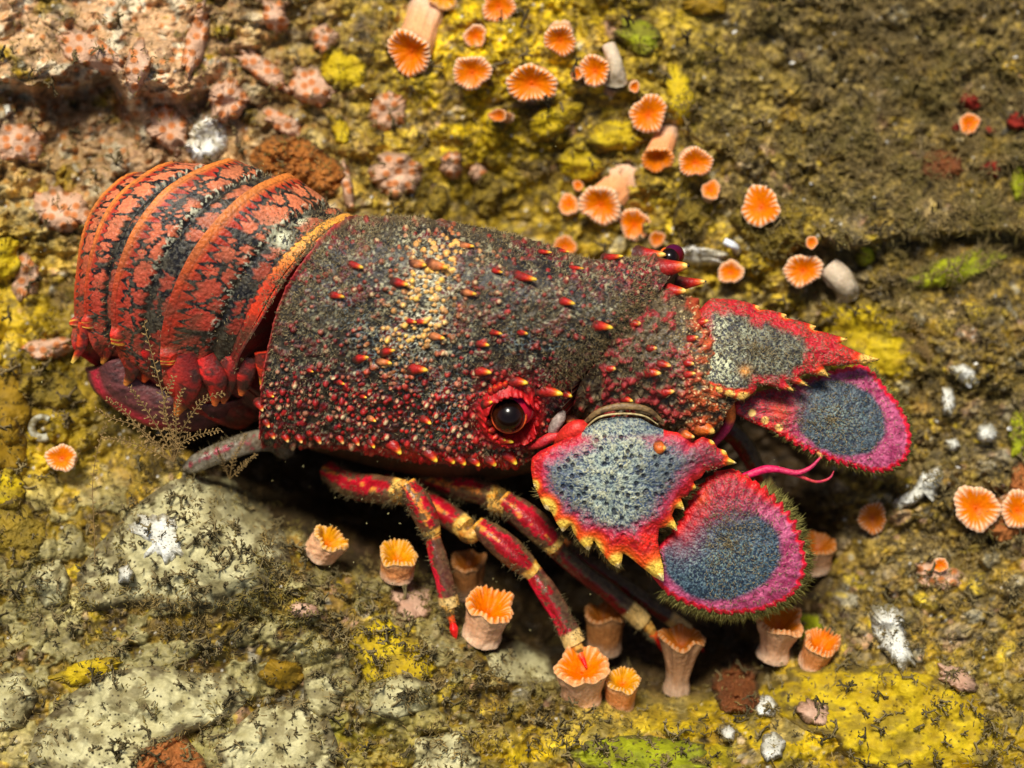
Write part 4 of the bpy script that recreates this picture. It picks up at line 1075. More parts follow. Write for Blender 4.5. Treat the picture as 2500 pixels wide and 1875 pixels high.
def paint_near2(px, py, de):
    c, e, nf, nm, nq = paint_scale(px, py, de, (1762, 1352), (150, 118), -.15, 321)
    up = np.clip(sst(1300, 1215, py + .25 * (px - 1760)) + gauss(px, py, 1665, 1270, 45, 60), 0, 1)
    red = mix(lin((150, 30, 46)), lin((206, 40, 40)), nm)
    red = mix(red, lin((50, 46, 56)), .75 * (nf + nq > 1.02) * gauss(px, py, 1790, 1240, 90, 60))
    c = mix(c, red, up * .9)
    c = mix(c, lin((70, 60, 60)), .55 * (nq > .52) * gauss(px, py, 1800, 1265, 90, 50))
    c = mix(c, lin((230, 84, 20)), .85 * gauss(px, py, 1706, 1205, 22, 30))
    c = mix(c, lin((214, 24, 24)), up * sst(26, 10, de))
    c = mix(c, lin((196, 170, 90)), (nq > .88) * .5 * (e < 1))
    rb = .012 * np.cos(np.arctan2(py - 1352, px - 1762) * 46) * sst(1.02, 1.15, e)
    return c, .02 * (nf - .5) + .05 * (nm - .5) + rb
o_near2 = plate(near2, (1775, 1330), zn2, paint_near2, dome=.30, teeth=(9, 27, lambda x, y: 1.0 * (x > 1620) * (y > 1150) * np.where((y < 1330) & (x > 1850), 2.0, 1.0)), sm=5)

far1 = [(1708,757),(1722,740),(1737,728),(1788,730),(1825,738),(1856,748),(1852,756),(1882,757),(1922,768),(1918,776),(1950,782),(1994,796),(1985,806),(2016,811),(2072,828),(2050,838),(2075,850),(2100,862),(2150,877),(2120,886),(2080,890),(2040,893),(2010,893),(2024,920),(2000,916),(1965,912),(1950,920),(1974,943),(1945,938),(1920,932),(1940,955),(1910,952),(1880,942),(1850,938),(1845,955),(1815,978),(1790,972),(1760,962),(1727,948),(1706,930),(1704,903),(1704,831),(1694,795)]
tips_f = [(2140,878,34),(2072,828,16),(1994,796,14),(1922,768,12),(1856,748,10),(2024,920,24),(1974,943,20),(1940,955,16),(1813,974,20),(1780,962,12),(1750,952,12),(1727,946,12)]
zf1 = lambda px, py: 1.55 - (px - 1700) / 100 * .10 + (py - 850) / 100 * .28
def paint_far1(px, py, de):
    nf = fbm(px / 4.5, py / 4.5, 341, 3); nm = fbm(px / 18, py / 18, 343, 4); nq = vn(px / 1.9, py / 1.9, 349) * .6 + vn(px / 4, py / 4, 350) * .4
    c = mix(lin((42, 42, 46)), lin((92, 92, 78)), sst(.4, .65, nf))
    c = mix(c, lin((206, 206, 164)), np.clip(sst(.45, .6, nq * .6 + nf * .4) * (gauss(px, py, 1740, 860, 60, 90) * 1.1 + .25), 0, 1))
    k = de - 18 + 22 * (nm - .5)
    k = np.where((py < 850) | (px > 1960), k - 16, k) - 26 * gauss(px, py, 2040, 865, 90, 30)
    rr = mix(lin((166, 24, 40)), lin((216, 40, 36)), nm)
    c = mix(c, rr, sst(12, -10, k) * sst(1690, 1720, px + (850 - py)))
    c = mix(c, MUD * .9, .65 * (nq > .5) * sst(.36, .55, nm))
    for x, y, r in tips_f:
        d = np.hypot((px - x) * .7, py - y)
        c = mix(c, lin((226, 60, 24)), sst(r * 1.5, r, d)); c = mix(c, lin((248, 196, 96)), sst(r * 1.0, r * .7, d))
    c = mix(c, lin((30, 14, 10)), sst(9, 5, np.hypot(px - 2152, py - 878)))
    c = mix(c, lin((226, 150, 60)), .8 * gauss(px, py, 1820, 905, 14, 12))
    return c, .03 * (nf - .5) + .07 * (nm - .5)
o_far1 = plate(far1, (1840, 850), zf1, paint_far1, dome=.38, m=90, n=800)
far2 = [(2090,893),(2110,892),(2135,912),(2164,950),(2193,983),(2215,1026),(2225,1066),(2220,1102),(2211,1124),(2189,1138),(2164,1151),(2124,1151),(2088,1140),(2048,1130),(1998,1111),(1947,1087),(1907,1062),(1870,1046),(1835,1032),(1795,1010),(1790,985),(1830,960),(1925,940),(2034,905)]
zf2 = lambda px, py: .85 - (px - 1900) / 100 * .12 + (py - 1000) / 100 * .1
def paint_far2(px, py, de):
    c, e, nf, nm, nq = paint_scale(px, py, de, (2050, 1020), (122, 92), .45, 361, .5)
    lf = sst(1985, 1900, px + .2 * (py - 1000))
    red = mix(lin((160, 32, 44)), lin((206, 44, 44)), nm)
    red = mix(red, lin((70, 54, 54)), .7 * (nf > .55))
    c = mix(c, red, lf * .9)
    c = mix(c, lin((222, 74, 40)), .7 * gauss(px, py, 1905, 1005, 26, 30))
    c = mix(c, lin((222, 22, 28)), sst(24, 12, de) * sst(2000, 1900, px - .6 * (py - 1100)) * (py > 1030))
    c = mix(c, lin((30, 34, 40)), .5 * gauss(px, py, 2000, 935, 90, 16, 0))
    for x, y in ((1836, 1008), (1868, 1026), (1902, 1044), (1998, 1113)):
        d = np.hypot(px - x, py - y); c = mix(c, lin((248, 200, 110)), sst(12, 6, d))
    rb = .012 * np.cos(np.arctan2(py - 1020, px - 2050) * 50) * sst(1.02, 1.2, e)
    return c, .02 * (nf - .5) + .05 * (nm - .5) + rb
o_far2 = plate(far2, (2030, 1025), zf2, paint_far2, dome=.25, m=90, n=800, teeth=(8, 22, lambda x, y: 1.0 * (x > 1900) * np.where((y > 1060) & (x < 2200), 1.8, 1.0)), sm=5)

# ---- surface look-up for spines and fuzz
SX = np.concatenate(surf_x); SY = np.concatenate(surf_y); SZ = np.concatenate(surf_z); SN = np.concatenate(surf_n)
SG = {}
_k = (np.floor(SX / 12).astype(int) * 10000 + np.floor(SY / 12).astype(int))
_o = np.argsort(_k, kind='stable'); _ks = _k[_o]
def ztop(px, py):
    key = int(math.floor(px / 12)) * 10000 + int(math.floor(py / 12))
    a, b = np.searchsorted(_ks, key), np.searchsorted(_ks, key + 1)
    if a == b: return 1.0, np.array([0, 0, 1.0])
    ii = _o[a:b]; d = (SX[ii] - px) ** 2 + (SY[ii] - py) ** 2
    near = ii[d < max(d.min() * 4, 12)]
    j = near[np.argmax(SZ[near])]
    return SZ[j], SN[j]

def spine(px, py, L=28, r=10, ang=0.0, lift=.5, red=True, tip=(250, 200, 60), dark=False, base=None):
    """a blunt thorn; its tip (the bright end) sits near px,py and points along ang (degrees, picture clockwise)"""
    a = math.radians(ang)
    bx, by = px - math.cos(a) * L * .6, py - math.sin(a) * L * .6
    if py < 930 and px < 1480: r *= .82; L *= .92
    z, n = ztop(bx, by)
    b0 = P(bx - math.cos(a) * L * .3, by - math.sin(a) * L * .3, z - .16)
    b1 = P(bx, by, z - .01)
    t = P(px, py, z + lift * L / 100 * .5 + .01)
    bc = lin(base) if base else (lin((176, 28, 22)) if red else lin((206, 124, 72)))
    def cf(tt, aa, p):
        bc2 = mix(lin((74, 40, 32)), bc, sst(.2, .5, tt + .3 * (fbm(p[..., 0] * 10, p[..., 1] * 10, 8) - .5))); c = mix(bc2, lin((226, 90, 20)), sst(.5, .66, tt)); c = mix(c, lin(tip) * .9, sst(.62, .76, tt)); 
        c = mix(c, bc * .5, .35 * sst(.55, .75, fbm(p[..., 0] * 14, p[..., 1] * 14, 3)) * (tt < .5))
        if dark: c = mix(c, lin((24, 12, 8)), sst(.86, .94, tt))
        return c
    tip_p = t + (t - b1) * .35
    tube(LOB, [b0, b1, t, tip_p], [r / 100 * 1.5, r / 100 * 1.1, r / 100 * .5, r / 100 * (.12 if dark else .2)], cf, 12, 16, rough=.4)

for q in [(880,652,30,11,15),(834,724,30,10,10),(990,694,32,12,12),(1085,652,40,14,10),(1034,647,30,12,8),(1150,601,34,10,5),(1340,616,30,8,2),(1384,614,26,7,5),(1300,681,48,13,10),(1156,717,30,10,8),(1396,740,34,12,12),(1222,664,24,7,10),
          (1079,825,30,11,12),(1036,787,24,9,10),(1012,786,20,8,10),(1036,903,36,15,8),(950,886,28,12,10),(894,873,24,11,-10),(958,856,26,10,-10),(1220,814,26,8,8),(1188,842,28,10,8),(1284,814,20,8,8),(1192,909,32,14,8),(1048,1032,24,10,40),(914,1027,20,8,30),
          (838,937,16,6,20),(892,970,14,6,20),(762,907,14,6,20),(666,968,14,6,20),(1486,799,44,12,8),(1418,655,32,7,3),(1512,626,40,9,-8),(1540,978,24,9,15)]:
    rd = q[:2] not in ((1034,647),(1150,601),(1079,825),(950,886),(1156,717),(1085,652),(914,1027))
    spine(q[0], q[1], q[2], q[3], q[4], .9, rd)
for i, (x, y) in enumerate([(640,1000),(655,1040),(668,1068),(702,1076),(735,1078),(781,1080),(836,1080),(874,1084),(912,1090),(974,1103),(1062,1122),(1106,1128),(1133,1132),(1167,1134),(1207,1134),(1256,1128)]):
    L, r = (22, 9) if i < 9 else (36, 14) if i in (9, 10, 15) else (24, 12)
    spine(x, y, L, r, 62 if i < 9 else 50, .3, True, (248, 206, 120) if i < 8 else (252, 214, 60))
for q in [(1196,950,12,8,-120),(1208,942,12,8,-100),(1222,936,12,8,-80),(1236,933,14,8,-60),(1280,934,36,13,8),(1362,960,52,15,12),(1392,966,22,10,25),(1340,950,20,9,0),(1198,982,16,8,-20),(1186,1008,14,8,180),(1184,1030,14,8,180),(1192,1052,14,8,160),(1206,1070,14,8,140),(1246,1078,34,10,12),(1232,1074,18,8,20)]:
    spine(q[0], q[1], q[2], q[3], q[4], .8, True, (252, 214, 50) if q[2] > 15 else (214, 30, 20))
for q in [(1612,622,60,17,-2,0),(1668,650,70,20,-6,1),(1712,688,60,13,-5,1),(1666,710,44,15,0,0),(1700,824,24,9,-15,0),(1724,784,26,9,-15,0),(1632,892,30,10,12,0),(1606,911,34,12,5,0),(1640,956,28,11,-5,0),(1692,912,26,9,-10,0),(1690,888,20,9,10,0),(1560,790,20,10,0,0),(1600,850,18,9,0,0),(1500,900,18,9,0,0)]:
    spine(q[0], q[1], q[2], q[3], q[4], .6, True, (250, 200, 90), bool(q[5]))
for q in [(1736,1052,40,20,20,0),(1690,1066,26,10,15,0),(1395,1052,24,13,90,0),(1622,1094,16,14,0,0)]:
    spine(q[0], q[1], q[2], q[3], q[4], .5, False, (240, 190, 90), False, (224, 110, 40))

def cplain(c0, c1, sc_=8, sd=3):
    return lambda t, a, p: mix(lin(c0), lin(c1), fbm(p[..., 0] * sc_, p[..., 1] * sc_, sd))
# basal antenna pieces round the eye and plate joint
tube(LOB, [P(1292,1092,1.0), P(1320,1082,1.25), P(1345,1068,1.3), P(1372,1062,1.3)], [.06,.12,.12,.06], cplain((160,16,40),(224,60,50)), 14, 22)
tube(LOB, [P(1345,1078,.9), P(1352,1046,1.3), P(1368,1020,1.4), P(1376,1006,1.2)], [.07,.13,.13,.05], cplain((130,112,100),(190,172,160), 12), 16, 22)
tube(LOB, [P(1360,1082,1.2), P(1385,1060,1.6), P(1412,1044,1.75), P(1436,1040,1.6)], [.10,.2,.2,.10], cplain((190,20,24),(232,60,40)), 16, 22)
tube(LOB, [P(1420,1040,1.7), P(1460,1006,1.95), P(1520,992,2.0), P(1580,1000,1.95), P(1618,1030,1.75)], [.05,.07,.085,.07,.04], cplain((70,50,30),(150,118,70), 9), 18, 50, .6)
tube(LOB, [P(1428,1046,1.85), P(1462,1019,2.08), P(1515,1010,2.13), P(1570,1015,2.08), P(1606,1036,1.9)], [.015,.024,.024,.022,.012], cplain((150,124,70),(226,206,150), 12), 8, 40)
for (x, y) in ((1270,1078),(1300,1060),(1318,1040),(1330,1010)):
    tube(LOB, [P(x, y + 12, .4), P(x + 6, y, .7), P(x + 10, y - 14, .5)], [.2,.3,.16], cplain((70,46,26),(120,84,48)), 14, 14)
# antennules
tube(LOB, [P(1778,985,1.2), P(1783,1020,.9), P(1768,1052,.6), P(1742,1082,.3)], [.16,.13,.12,.10], lambda t, a, p: mix(lin((226,120,50)), lin((176,40,90)), sst(.25, .5, t)), 14, 26)
tube(LOB, [P(1802,1168,1.0), P(1826,1160,1.0), P(1868,1146,1.0), P(1902,1146,1.0)], [.08,.09,.10,.08], cplain((196,10,80),(226,30,90)), 14, 26)
tube(LOB, [P(1900,1146,1.0), P(1945,1154,1.0), P(1978,1142,1.0), P(2004,1116,1.0)], [.075,.065,.05,.025], cplain((186,20,80),(214,50,90)), 12, 30)
tube(LOB, [P(1900,1148,.95), P(1950,1162,.9), P(1992,1176,.85), P(2024,1168,.8), P(2036,1150,.8)], [.06,.045,.035,.03,.012], cplain((176,24,70),(206,70,60)), 12, 34)

# ---- walking legs
LEGV = []
def leg(parts):
    """parts: list of (points, radii, style)"""
    for pts, rad, st in parts:
        rad = [q * (.86 if st not in ('tip', 'joint') else 1 if st == 'tip' else .74) for q in rad]
        Lp = [P(*p) for p in pts]
        def cf(t, a, p, st=st):
            n1 = .55 * fbm(t * 2.2 + p[0, 0, 0], a * 1.9, 401, 4) + .45 * fbm(p[..., 0] * 6, p[..., 1] * 6, 402, 3); n2 = fbm(p[..., 0] * 12, p[..., 1] * 12, 405, 3)
            red = mix(lin((150, 12, 24)), lin((218, 18, 50)), sst(.3, .6, n1))
            if st == 'dred': red = mix(lin((84, 10, 12)), lin((140, 14, 20)), n1)
            dirt = mix(lin((38, 36, 26)), lin((96, 84, 54)), n2)
            if st in ('merus', 'carpus'):
                m_ = sst(.40, .50, .5 + .24 * np.sin(a * 2 + 1.2) + 1.1 * (n1 - .5) + .3 * (n2 - .5) + .25 * sst(.6, .95, t))
                red = mix(red, lin((226, 150, 50)), .8 * sst(.56, .64, n1 + .14 * np.cos(a * 4)))
                c = mix(red, dirt, m_ * .9)
                c = mix(c, mix(lin((214, 140, 30)), lin((240, 206, 110)), n2), sst(.86, .92, t + .05 * (n1 - .5)))
                if st == 'carpus': c = mix(c, lin((226, 160, 50)), sst(.07, .02, t) * .8)
                return c
            if st in ('prop', 'dred'):
                c = mix(red, dirt, .9 * sst(.42, .50, .44 + .32 * np.cos(a - 2.6) + .6 * (n1 - .5) + .3 * (n2 - .5)))
                c = mix(c, lin((230, 120, 40)), sst(.06, .01, t) * .9)
                return mix(c, mix(lin((226, 196, 130)), lin((196, 146, 60)), n1), sst(.83, .86, t))
            if st == 'joint': return mix(mix(lin((176, 100, 22)), lin((232, 186, 90)), n2), lin((60, 46, 26)), .7 * sst(.55, .65, n1)) 
            if st == 'tip': return mix(lin((224, 90, 30)), lin((226, 20, 20)), sst(.1, .4, t))
            if st == 'pink': return mix(mix(lin((150, 40, 60)), lin((186, 96, 100)), n1), mix(MUD, lin((150, 140, 120)), n2), sst(.32, .52, n2 * .5 + n1 * .5 + .25 * np.abs(np.cos(a))))
            return red
        tube(LOB, Lp, rad, cf, 36, max(40, len(pts) * 18), rough=.38, disp=lambda t, a: 1 + .14 * (fbm(t * 7, a * 1.5, 5, 4) - .5) + .07 * np.cos(a * 4 + .6))
        if st != 'tip': LEGV.append((LOB.v[-3].reshape(-1, 36, 3)))
leg([([(800,1150,-1.6),(860,1185,-1.0),(930,1196,-.3),(985,1200,.1)], [.30,.36,.38,.33], 'merus'),
     ([(966,1212,.0),(985,1196,.25),(1004,1186,.25)], [.26,.30,.22], 'joint'),
     ([(992,1182,.25),(1018,1222,.35),(1040,1266,.3),(1056,1302,.2)], [.27,.34,.32,.24], 'carpus'),
     ([(1052,1294,.2),(1058,1312,.2)], [.26,.24], 'joint'),
     ([(1056,1308,.2),(1070,1364,.15),(1086,1424,.1),(1098,1480,.0)], [.20,.25,.24,.28], 'prop'),
     ([(1092,1476,.1),(1098,1502,.05),(1102,1512,.0)], [.22,.15,.08], 'joint'),
     ([(1100,1504,.1),(1105,1522,.1),(1108,1538,.1),(1112,1562,.05)], [.10,.07,.10,.02], 'tip')])
leg([([(940,1180,-1.8),(1030,1222,-1.2),(1090,1258,-.7),(1140,1290,-.3)], [.30,.32,.33,.30], 'merus'),
     ([(1130,1300,-.3),(1150,1304,-.05),(1172,1290,.0)], [.26,.30,.22], 'joint'),
     ([(1164,1282,.0),(1205,1312,.15),(1256,1356,.15),(1304,1398,.05)], [.24,.35,.36,.24], 'carpus'),
     ([(1300,1394,.0),(1334,1444,.05),(1372,1508,.05),(1404,1572,.05)], [.24,.29,.27,.30], 'prop'),
     ([(1400,1566,.1),(1412,1590,.1),(1424,1606,.1)], [.24,.18,.08], 'joint'),
     ([(1416,1596,.15),(1426,1616,.25),(1432,1630,.35)], [.08,.05,.02], 'tip')])
leg([([(1040,1170,-1.8),(1110,1190,-1.2),(1170,1202,-.8),(1222,1218,-.4)], [.28,.32,.33,.30], 'merus'),
     ([(1206,1236,-.4),(1232,1236,-.1),(1252,1222,-.1)], [.28,.32,.2], 'joint'),
     ([(1226,1218,-.1),(1272,1254,.0),(1320,1296,.0),(1358,1338,-.1)], [.26,.38,.38,.26], 'carpus'),
     ([(1350,1334,-.3),(1420,1396,-.7),(1490,1448,-1.0),(1572,1520,-1.2)], [.26,.25,.25,.27], 'dred'),
     ([(1570,1514,-1.2),(1590,1540,-1.2),(1604,1560,-1.3)], [.22,.16,.12], 'joint'),
     ([(1594,1546,-1.2),(1606,1564,-1.3),(1618,1590,-1.6)], [.12,.08,.02], 'tip')])
leg([([(1150,1190,-2.2),(1300,1290,-2.0),(1380,1340,-1.6)], [.22,.26,.24], 'dred'),
     ([(1370,1330,-1.6),(1480,1400,-1.5),(1580,1470,-1.5),(1680,1540,-1.7)], [.22,.22,.2,.2], 'dred'),
     ([(1676,1536,-1.7),(1700,1560,-2.0),(1716,1590,-2.3)], [.13,.09,.02], 'tip')])
leg([([(700,1100,-1.6),(660,1076,-.9),(610,1080,-.4),(540,1104,-.1),(480,1130,.0),(452,1146,-.2)], [.26,.3,.3,.28,.24,.14], 'pink')])
leg([([(1700,1020,-.9),(1790,1060,-1.0),(1840,1130,-1.3),(1880,1200,-1.8)], [.24,.27,.24,.2], 'dred'),
     ([(1876,1194,-1.8),(1900,1260,-2.6),(1912,1320,-3.4)], [.18,.12,.03], 'dred')])
# dim underside and bases of the legs
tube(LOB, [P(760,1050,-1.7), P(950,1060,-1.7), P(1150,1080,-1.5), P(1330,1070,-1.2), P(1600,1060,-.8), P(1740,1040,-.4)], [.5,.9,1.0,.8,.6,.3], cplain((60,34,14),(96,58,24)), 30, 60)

base_c = P(1100, 900, 0.0)
lob = empty("slipper_lobster", W(P(1000, 1000, -2.2)))
ll = np.array(lob.location)
tag(lob, "red and black slipper lobster with broad blue centred antenna plates, crouching over the crevice", "lobster")
LOB.build("body", M_SHELL, lob, ll)

# ---- eyes
def ball(g, c, r, cf, n=40, m=48, sq=(1, 1, 1)):
    a = np.linspace(0, np.pi, n); b = np.linspace(0, 2 * np.pi, m, endpoint=False)
    A, B = np.meshgrid(a, b, indexing='ij')
    d = np.stack([np.sin(A) * np.cos(B) * sq[0], np.sin(A) * np.sin(B) * sq[1], np.cos(A) * sq[2]], -1)
    cc = cf(d)
    g.add(c + r * d, grid_faces(n, m, False, True)[:, ::-1], cc.reshape(-1, 3), .18)
def eye(px, py, z, r, look, label=None):
    e = empty("eye", (0, 0, 0)); e.parent = lob
    e.location = Vector((W(P(px, py, z)) - ll).tolist())
    if label: e['label'] = label
    el = ll + np.array(e.location)
    look = np.array(look, float); look /= np.linalg.norm(look)
    c = P(px, py, z)
    g = Geo()
    ball(g, c - look * r * .25 + np.array([.17, .14, -.02]), r * 1.08, lambda d: mix(lin((176, 14, 40)), lin((150, 24, 110)), sst(.1, .8, d[..., 1])) * (1 if r > .3 else .22))
    g.build("eyestalk", M_EYE, e, el)
    g = Geo()
    ball(g, c + look * r * .30, r, lambda d: mix(lin((16, 7, 4)), lin((62, 26, 12)), sst(.3, 1, np.abs(d[..., 0])) * .8 + .2 * sst(0, 1, -d[..., 1])))
    g.build("cornea", M_EYE, e, el)
    u, v, a = frame(look)
    g = Geo()
    th = np.linspace(0, 2 * np.pi, 40)
    pts = [c + look * r * .38 + r * 1.0 * (math.cos(t) * u + math.sin(t) * v) for t in th]
    tube(g, pts, [.035] * 40, cplain((206, 40, 14), (236, 110, 30)), 10, 160, closed_ends=False)
    g.build("eye_ring", M_SHELL, e, el)
eye(1244, 1012, 1.74, .40, (-.12, -.12, 1), "black eye on a magenta stalk, near side")
eye(1630, 634, .8, .25, (.5, .45, .7), "dark far eye behind yellow tipped spines")

# ---- bristle fringe along the plate edges, and algal fuzz on the shell
HAIR = Geo()
def fringe(out, c, zf, n, L, w, colr=((112, 104, 48), (176, 166, 92))):
    k = rng.integers(0, len(out), n)
    p = out[k] + rng.normal(0, 1.5, (n, 2)); d = out[k] - np.asarray(c); d /= np.linalg.norm(d, axis=1)[:, None]
    ok = w(p[:, 0], p[:, 1]) > rng.random(n)
    p, d = p[ok], d[ok]; m = len(p)
    p = p - d * 3
    ll_ = L * rng.uniform(.5, 1.1, m)
    dd = d + rng.normal(0, .28, (m, 2))
    q = p + dd * ll_[:, None] * .55; r_ = q + (dd + rng.normal(0, .25, (m, 2))) * ll_[:, None] * .5
    z = zf(p[:, 0], p[:, 1]) - .03 + rng.normal(0, .05, m)
    A, B, Cc = P(p[:, 0], p[:, 1], z), P(q[:, 0], q[:, 1], z - .02), P(r_[:, 0], r_[:, 1], z - .08)
    cc = mix(lin(colr[0]), lin(colr[1]), rng.random(m))
    segs(HAIR, A, B, .014, .010, cc); segs(HAIR, B, Cc, .010, .003, cc)
fringe(o_near2, (1775, 1330), zn2, 5200, 19, lambda x, y: 1.0 * ((x > 1620) & (y > 1190)))
fringe(o_near1, (1490, 1190), zn1, 2600, 14, lambda x, y: ((y > 1180) & (x > 1300)) * sst(.5, .62, vn(x / 28, y / 28, 4)), ((98, 86, 44), (156, 138, 82)))
fringe(o_far2, (2030, 1025), zf2, 2600, 11, lambda x, y: 1.0 * ((x > 1880) & ((y > 1050) | (x > 2120))))
fringe(o_far1, (1840, 850), zf1, 500, 10, lambda x, y: .5 * (y > 880))
h = HAIR.build("bristle_fringe", M_HAIR, lob, ll); h['kind'] = 'stuff'

FZ = Geo()
def fuzz(n, dens, L, r, cols, seed):
    rg = np.random.default_rng(seed)
    i = rg.integers(0, len(SX), n)
    ok = dens(SX[i], SY[i]) > rg.random(n)
    i = i[ok]; m = len(i)
    p = P(SX[i], SY[i], SZ[i]) if False else None
    base = P(SX[i], SY[i], SZ[i])
    d = SN[i] + rg.normal(0, .65, (m, 3)) + np.array([.25, -.15, 0]); d /= np.linalg.norm(d, axis=1)[:, None]
    l = L * rg.uniform(.4, 1.2, m)[:, None]
    mid = base + d * l * .5; d2 = d + rg.normal(0, .6, (m, 3)); d2 /= np.linalg.norm(d2, axis=1)[:, None]
    end = mid + d2 * l * .5
    cc = mix(lin(cols[0]), lin(cols[1]), rg.random(m))
    segs(FZ, base - d * .02, mid, r, r * .8, cc); segs(FZ, mid, end, r * .8, r * .3, cc)
def dens_c(x, y):
    t = .55 * sst(980, 700, y) * sst(640, 760, x) * (x < 1700) + .8 * gauss(x, y, 1500, 870, 150, 90, 0) + .5 * gauss(x, y, 1350, 720, 250, 90, 15) + .25 * (x < 1280) * (x > 640)
    t = t * (.3 + 1.1 * sst(.4, .6, fbm(x / 40, y / 30, 77, 4)))
    t = t * (1 - .85 * gauss(x, y, 1045, 705, 50, 100)) * (1 - np.clip(gauss(x, y, 1245, 1010, 70, 70) * 1.6, 0, 1))
    return np.clip(np.where(x < 640, .04, np.where(x > 1720, .12, t)), 0, 1)
fuzz(110000, dens_c, .11, .008, ((64, 54, 38), (176, 156, 112)), 5)
fuzz(22000, lambda x, y: np.clip(gauss(x, y, 1520, 860, 150, 70, 0) + gauss(x, y, 1560, 740, 60, 40) + .8 * gauss(x, y, 1390, 930, 60, 30), 0, 1), .26, .010, ((74, 60, 36), (140, 116, 74)), 6)
lv = []; ln = []
for q in LEGV:
    nn_ = q - q.mean(1, keepdims=True); nn_ /= np.linalg.norm(nn_, axis=2)[..., None] + 1e-9
    lv.append(q.reshape(-1, 3)); ln.append(nn_.reshape(-1, 3))
lv = np.concatenate(lv); ln = np.concatenate(ln); ri = np.random.default_rng(8).integers(0, len(lv), 9000)
b_ = lv[ri]; d_ = ln[ri] + np.random.default_rng(9).normal(0, .6, (9000, 3)); d_ /= np.linalg.norm(d_, axis=1)[:, None]
ok_ = fbm(b_[:, 0] * 2.2, b_[:, 1] * 2.2, 91, 3) > .46
b_, d_ = b_[ok_], d_[ok_]
segs(FZ, b_, b_ + d_ * np.random.default_rng(10).uniform(.04, .16, len(b_))[:, None], .010, .004, mix(lin((60, 52, 34)), lin((130, 114, 74)), np.random.default_rng(11).random(len(b_))))
h = FZ.build("algal_fuzz", M_HAIR, lob, ll); h['kind'] = 'stuff'

# ================================================================== turf, sprigs, hydroids, drifting specks
def turf_density(x, y):
    n = fbm(x / 60, y / 46, 501, 4)
    d = .20 + 0 * x
    d = d + 1.0 * gauss(x, y, 2150, 200, 620, 420) + .7 * gauss(x, y, 2350, 1150, 330, 420) + .35 * gauss(x, y, 1250, 420, 300, 140)
    d = d + 1.6 * gauss(x, y, 900, 1500, 300, 120, 25) + .9 * gauss(x, y, 300, 1500, 260, 60, 5) + .5 * gauss(x, y, 1300, 1760, 260, 60)
    d = d * (.15 + 1.5 * sst(.42, .62, n))
    d = d * (1 - .6 * gauss(x, y, 200, 300, 420, 260))
    d = d * (1 - .75 * gauss(x, y, 1400, 260, 420, 260)) * (1 - .6 * gauss(x, y, 2150, 1800, 420, 160))
    z = bil(H, x, y, X0, Y0, ST)
    return d * sst(-3.2, -1.4, z + (y < 1000) * 2)
TF = Geo()
rg = np.random.default_rng(55)
n = 260000
x = rg.uniform(-200, 2700, n); y = rg.uniform(-200, 2100, n)
ok = turf_density(x, y) > rg.random(n) * 1.3
x, y = x[ok], y[ok]; m = len(x)
b = P(x, y, hz(x, y) - .02)
flow = np.stack([fbm(x / 90, y / 90, 511) - .5, fbm(x / 90, y / 90, 517) - .5, .55 + 0 * x], -1)
d = flow + rg.normal(0, .42, (m, 3)); d /= np.linalg.norm(d, axis=1)[:, None]
l = rg.uniform(.06, .24, m)[:, None] * (1 + .9 * sst(1600, 2100, x) * sst(900, 500, y))[:, None]
e1 = b + d * l * .6; d2 = d + rg.normal(0, .5, (m, 3)); e2 = e1 + d2 / np.linalg.norm(d2, axis=1)[:, None] * l * .5
cc = mix(lin((70, 58, 28)), lin((156, 132, 78)), rg.random(m)); cc = mix(cc, lin((120, 108, 40)), .5 * (fbm(x / 70, y / 70, 523) > .55)); cc = mix(cc, lin((150, 132, 92)), .5 * sst(1500, 2000, x) * rg.random(m))
segs(TF, b, e1, .016, .013, cc); segs(TF, e1, e2, .013, .004, cc)
tag(TF.build("turf_algae", M_TURF), "short brown turf algae coating the rock", "turf algae", kind='stuff')

SP = Geo()
def sprig_proto(rg):
    S0 = []
    def grow(p, d, l, r, k):
        q = p + d * l
        S0.append((p, q, r, r * .75))
        if k == 0:
            for _ in range(2):
                e = d + rg.normal(0, .9, 3); e /= np.linalg.norm(e); S0.append((q, q + e * l * .35, r * .9, r * .7))
            return
        for _ in range(int(rg.integers(2, 4))):
            e = d + rg.normal(0, .55, 3); e /= np.linalg.norm(e)
            grow(q, e, l * rg.uniform(.6, .9), r * .8, k - 1)
    grow(np.zeros(3), np.array([0, .25, 1.0]) / 1.03, .34, .085, 2)
    return [np.array([s_[0] for s_ in S0]), np.array([s_[1] for s_ in S0]), np.array([s_[2] for s_ in S0]), np.array([s_[3] for s_ in S0])]
protos = [sprig_proto(rg) for _ in range(14)]
def sprigs(n, dens, smin, smax, cols, xr=(-150, 2650), yr=(1100, 2050)):
    x = rg.uniform(*xr, n); y = rg.uniform(*yr, n)
    ok = dens(x, y) > rg.random(n)
    for px_, py_ in zip(x[ok], y[ok]):
        p = protos[rg.integers(0, 14)]
        a = rg.uniform(0, 6.28); c_, s_ = math.cos(a), math.sin(a); R_ = np.array([[c_, -s_, 0], [s_, c_, 0], [0, 0, 1.0]])
        t_ = rg.uniform(-.5, .7); R_ = np.array([[1, 0, 0], [0, math.cos(t_), math.sin(t_)], [0, -math.sin(t_), math.cos(t_)]]) @ R_
        k = rg.uniform(smin, smax); o = P(px_, py_, float(hz(px_, py_)) - .04)
        segs(SP, o + (p[0] @ R_.T) * k, o + (p[1] @ R_.T) * k, p[2] * k, p[3] * k, mix(lin(cols[0]), lin(cols[1]), rg.random()))
def dz(x, y): return bil(H, x, y, X0, Y0, ST)
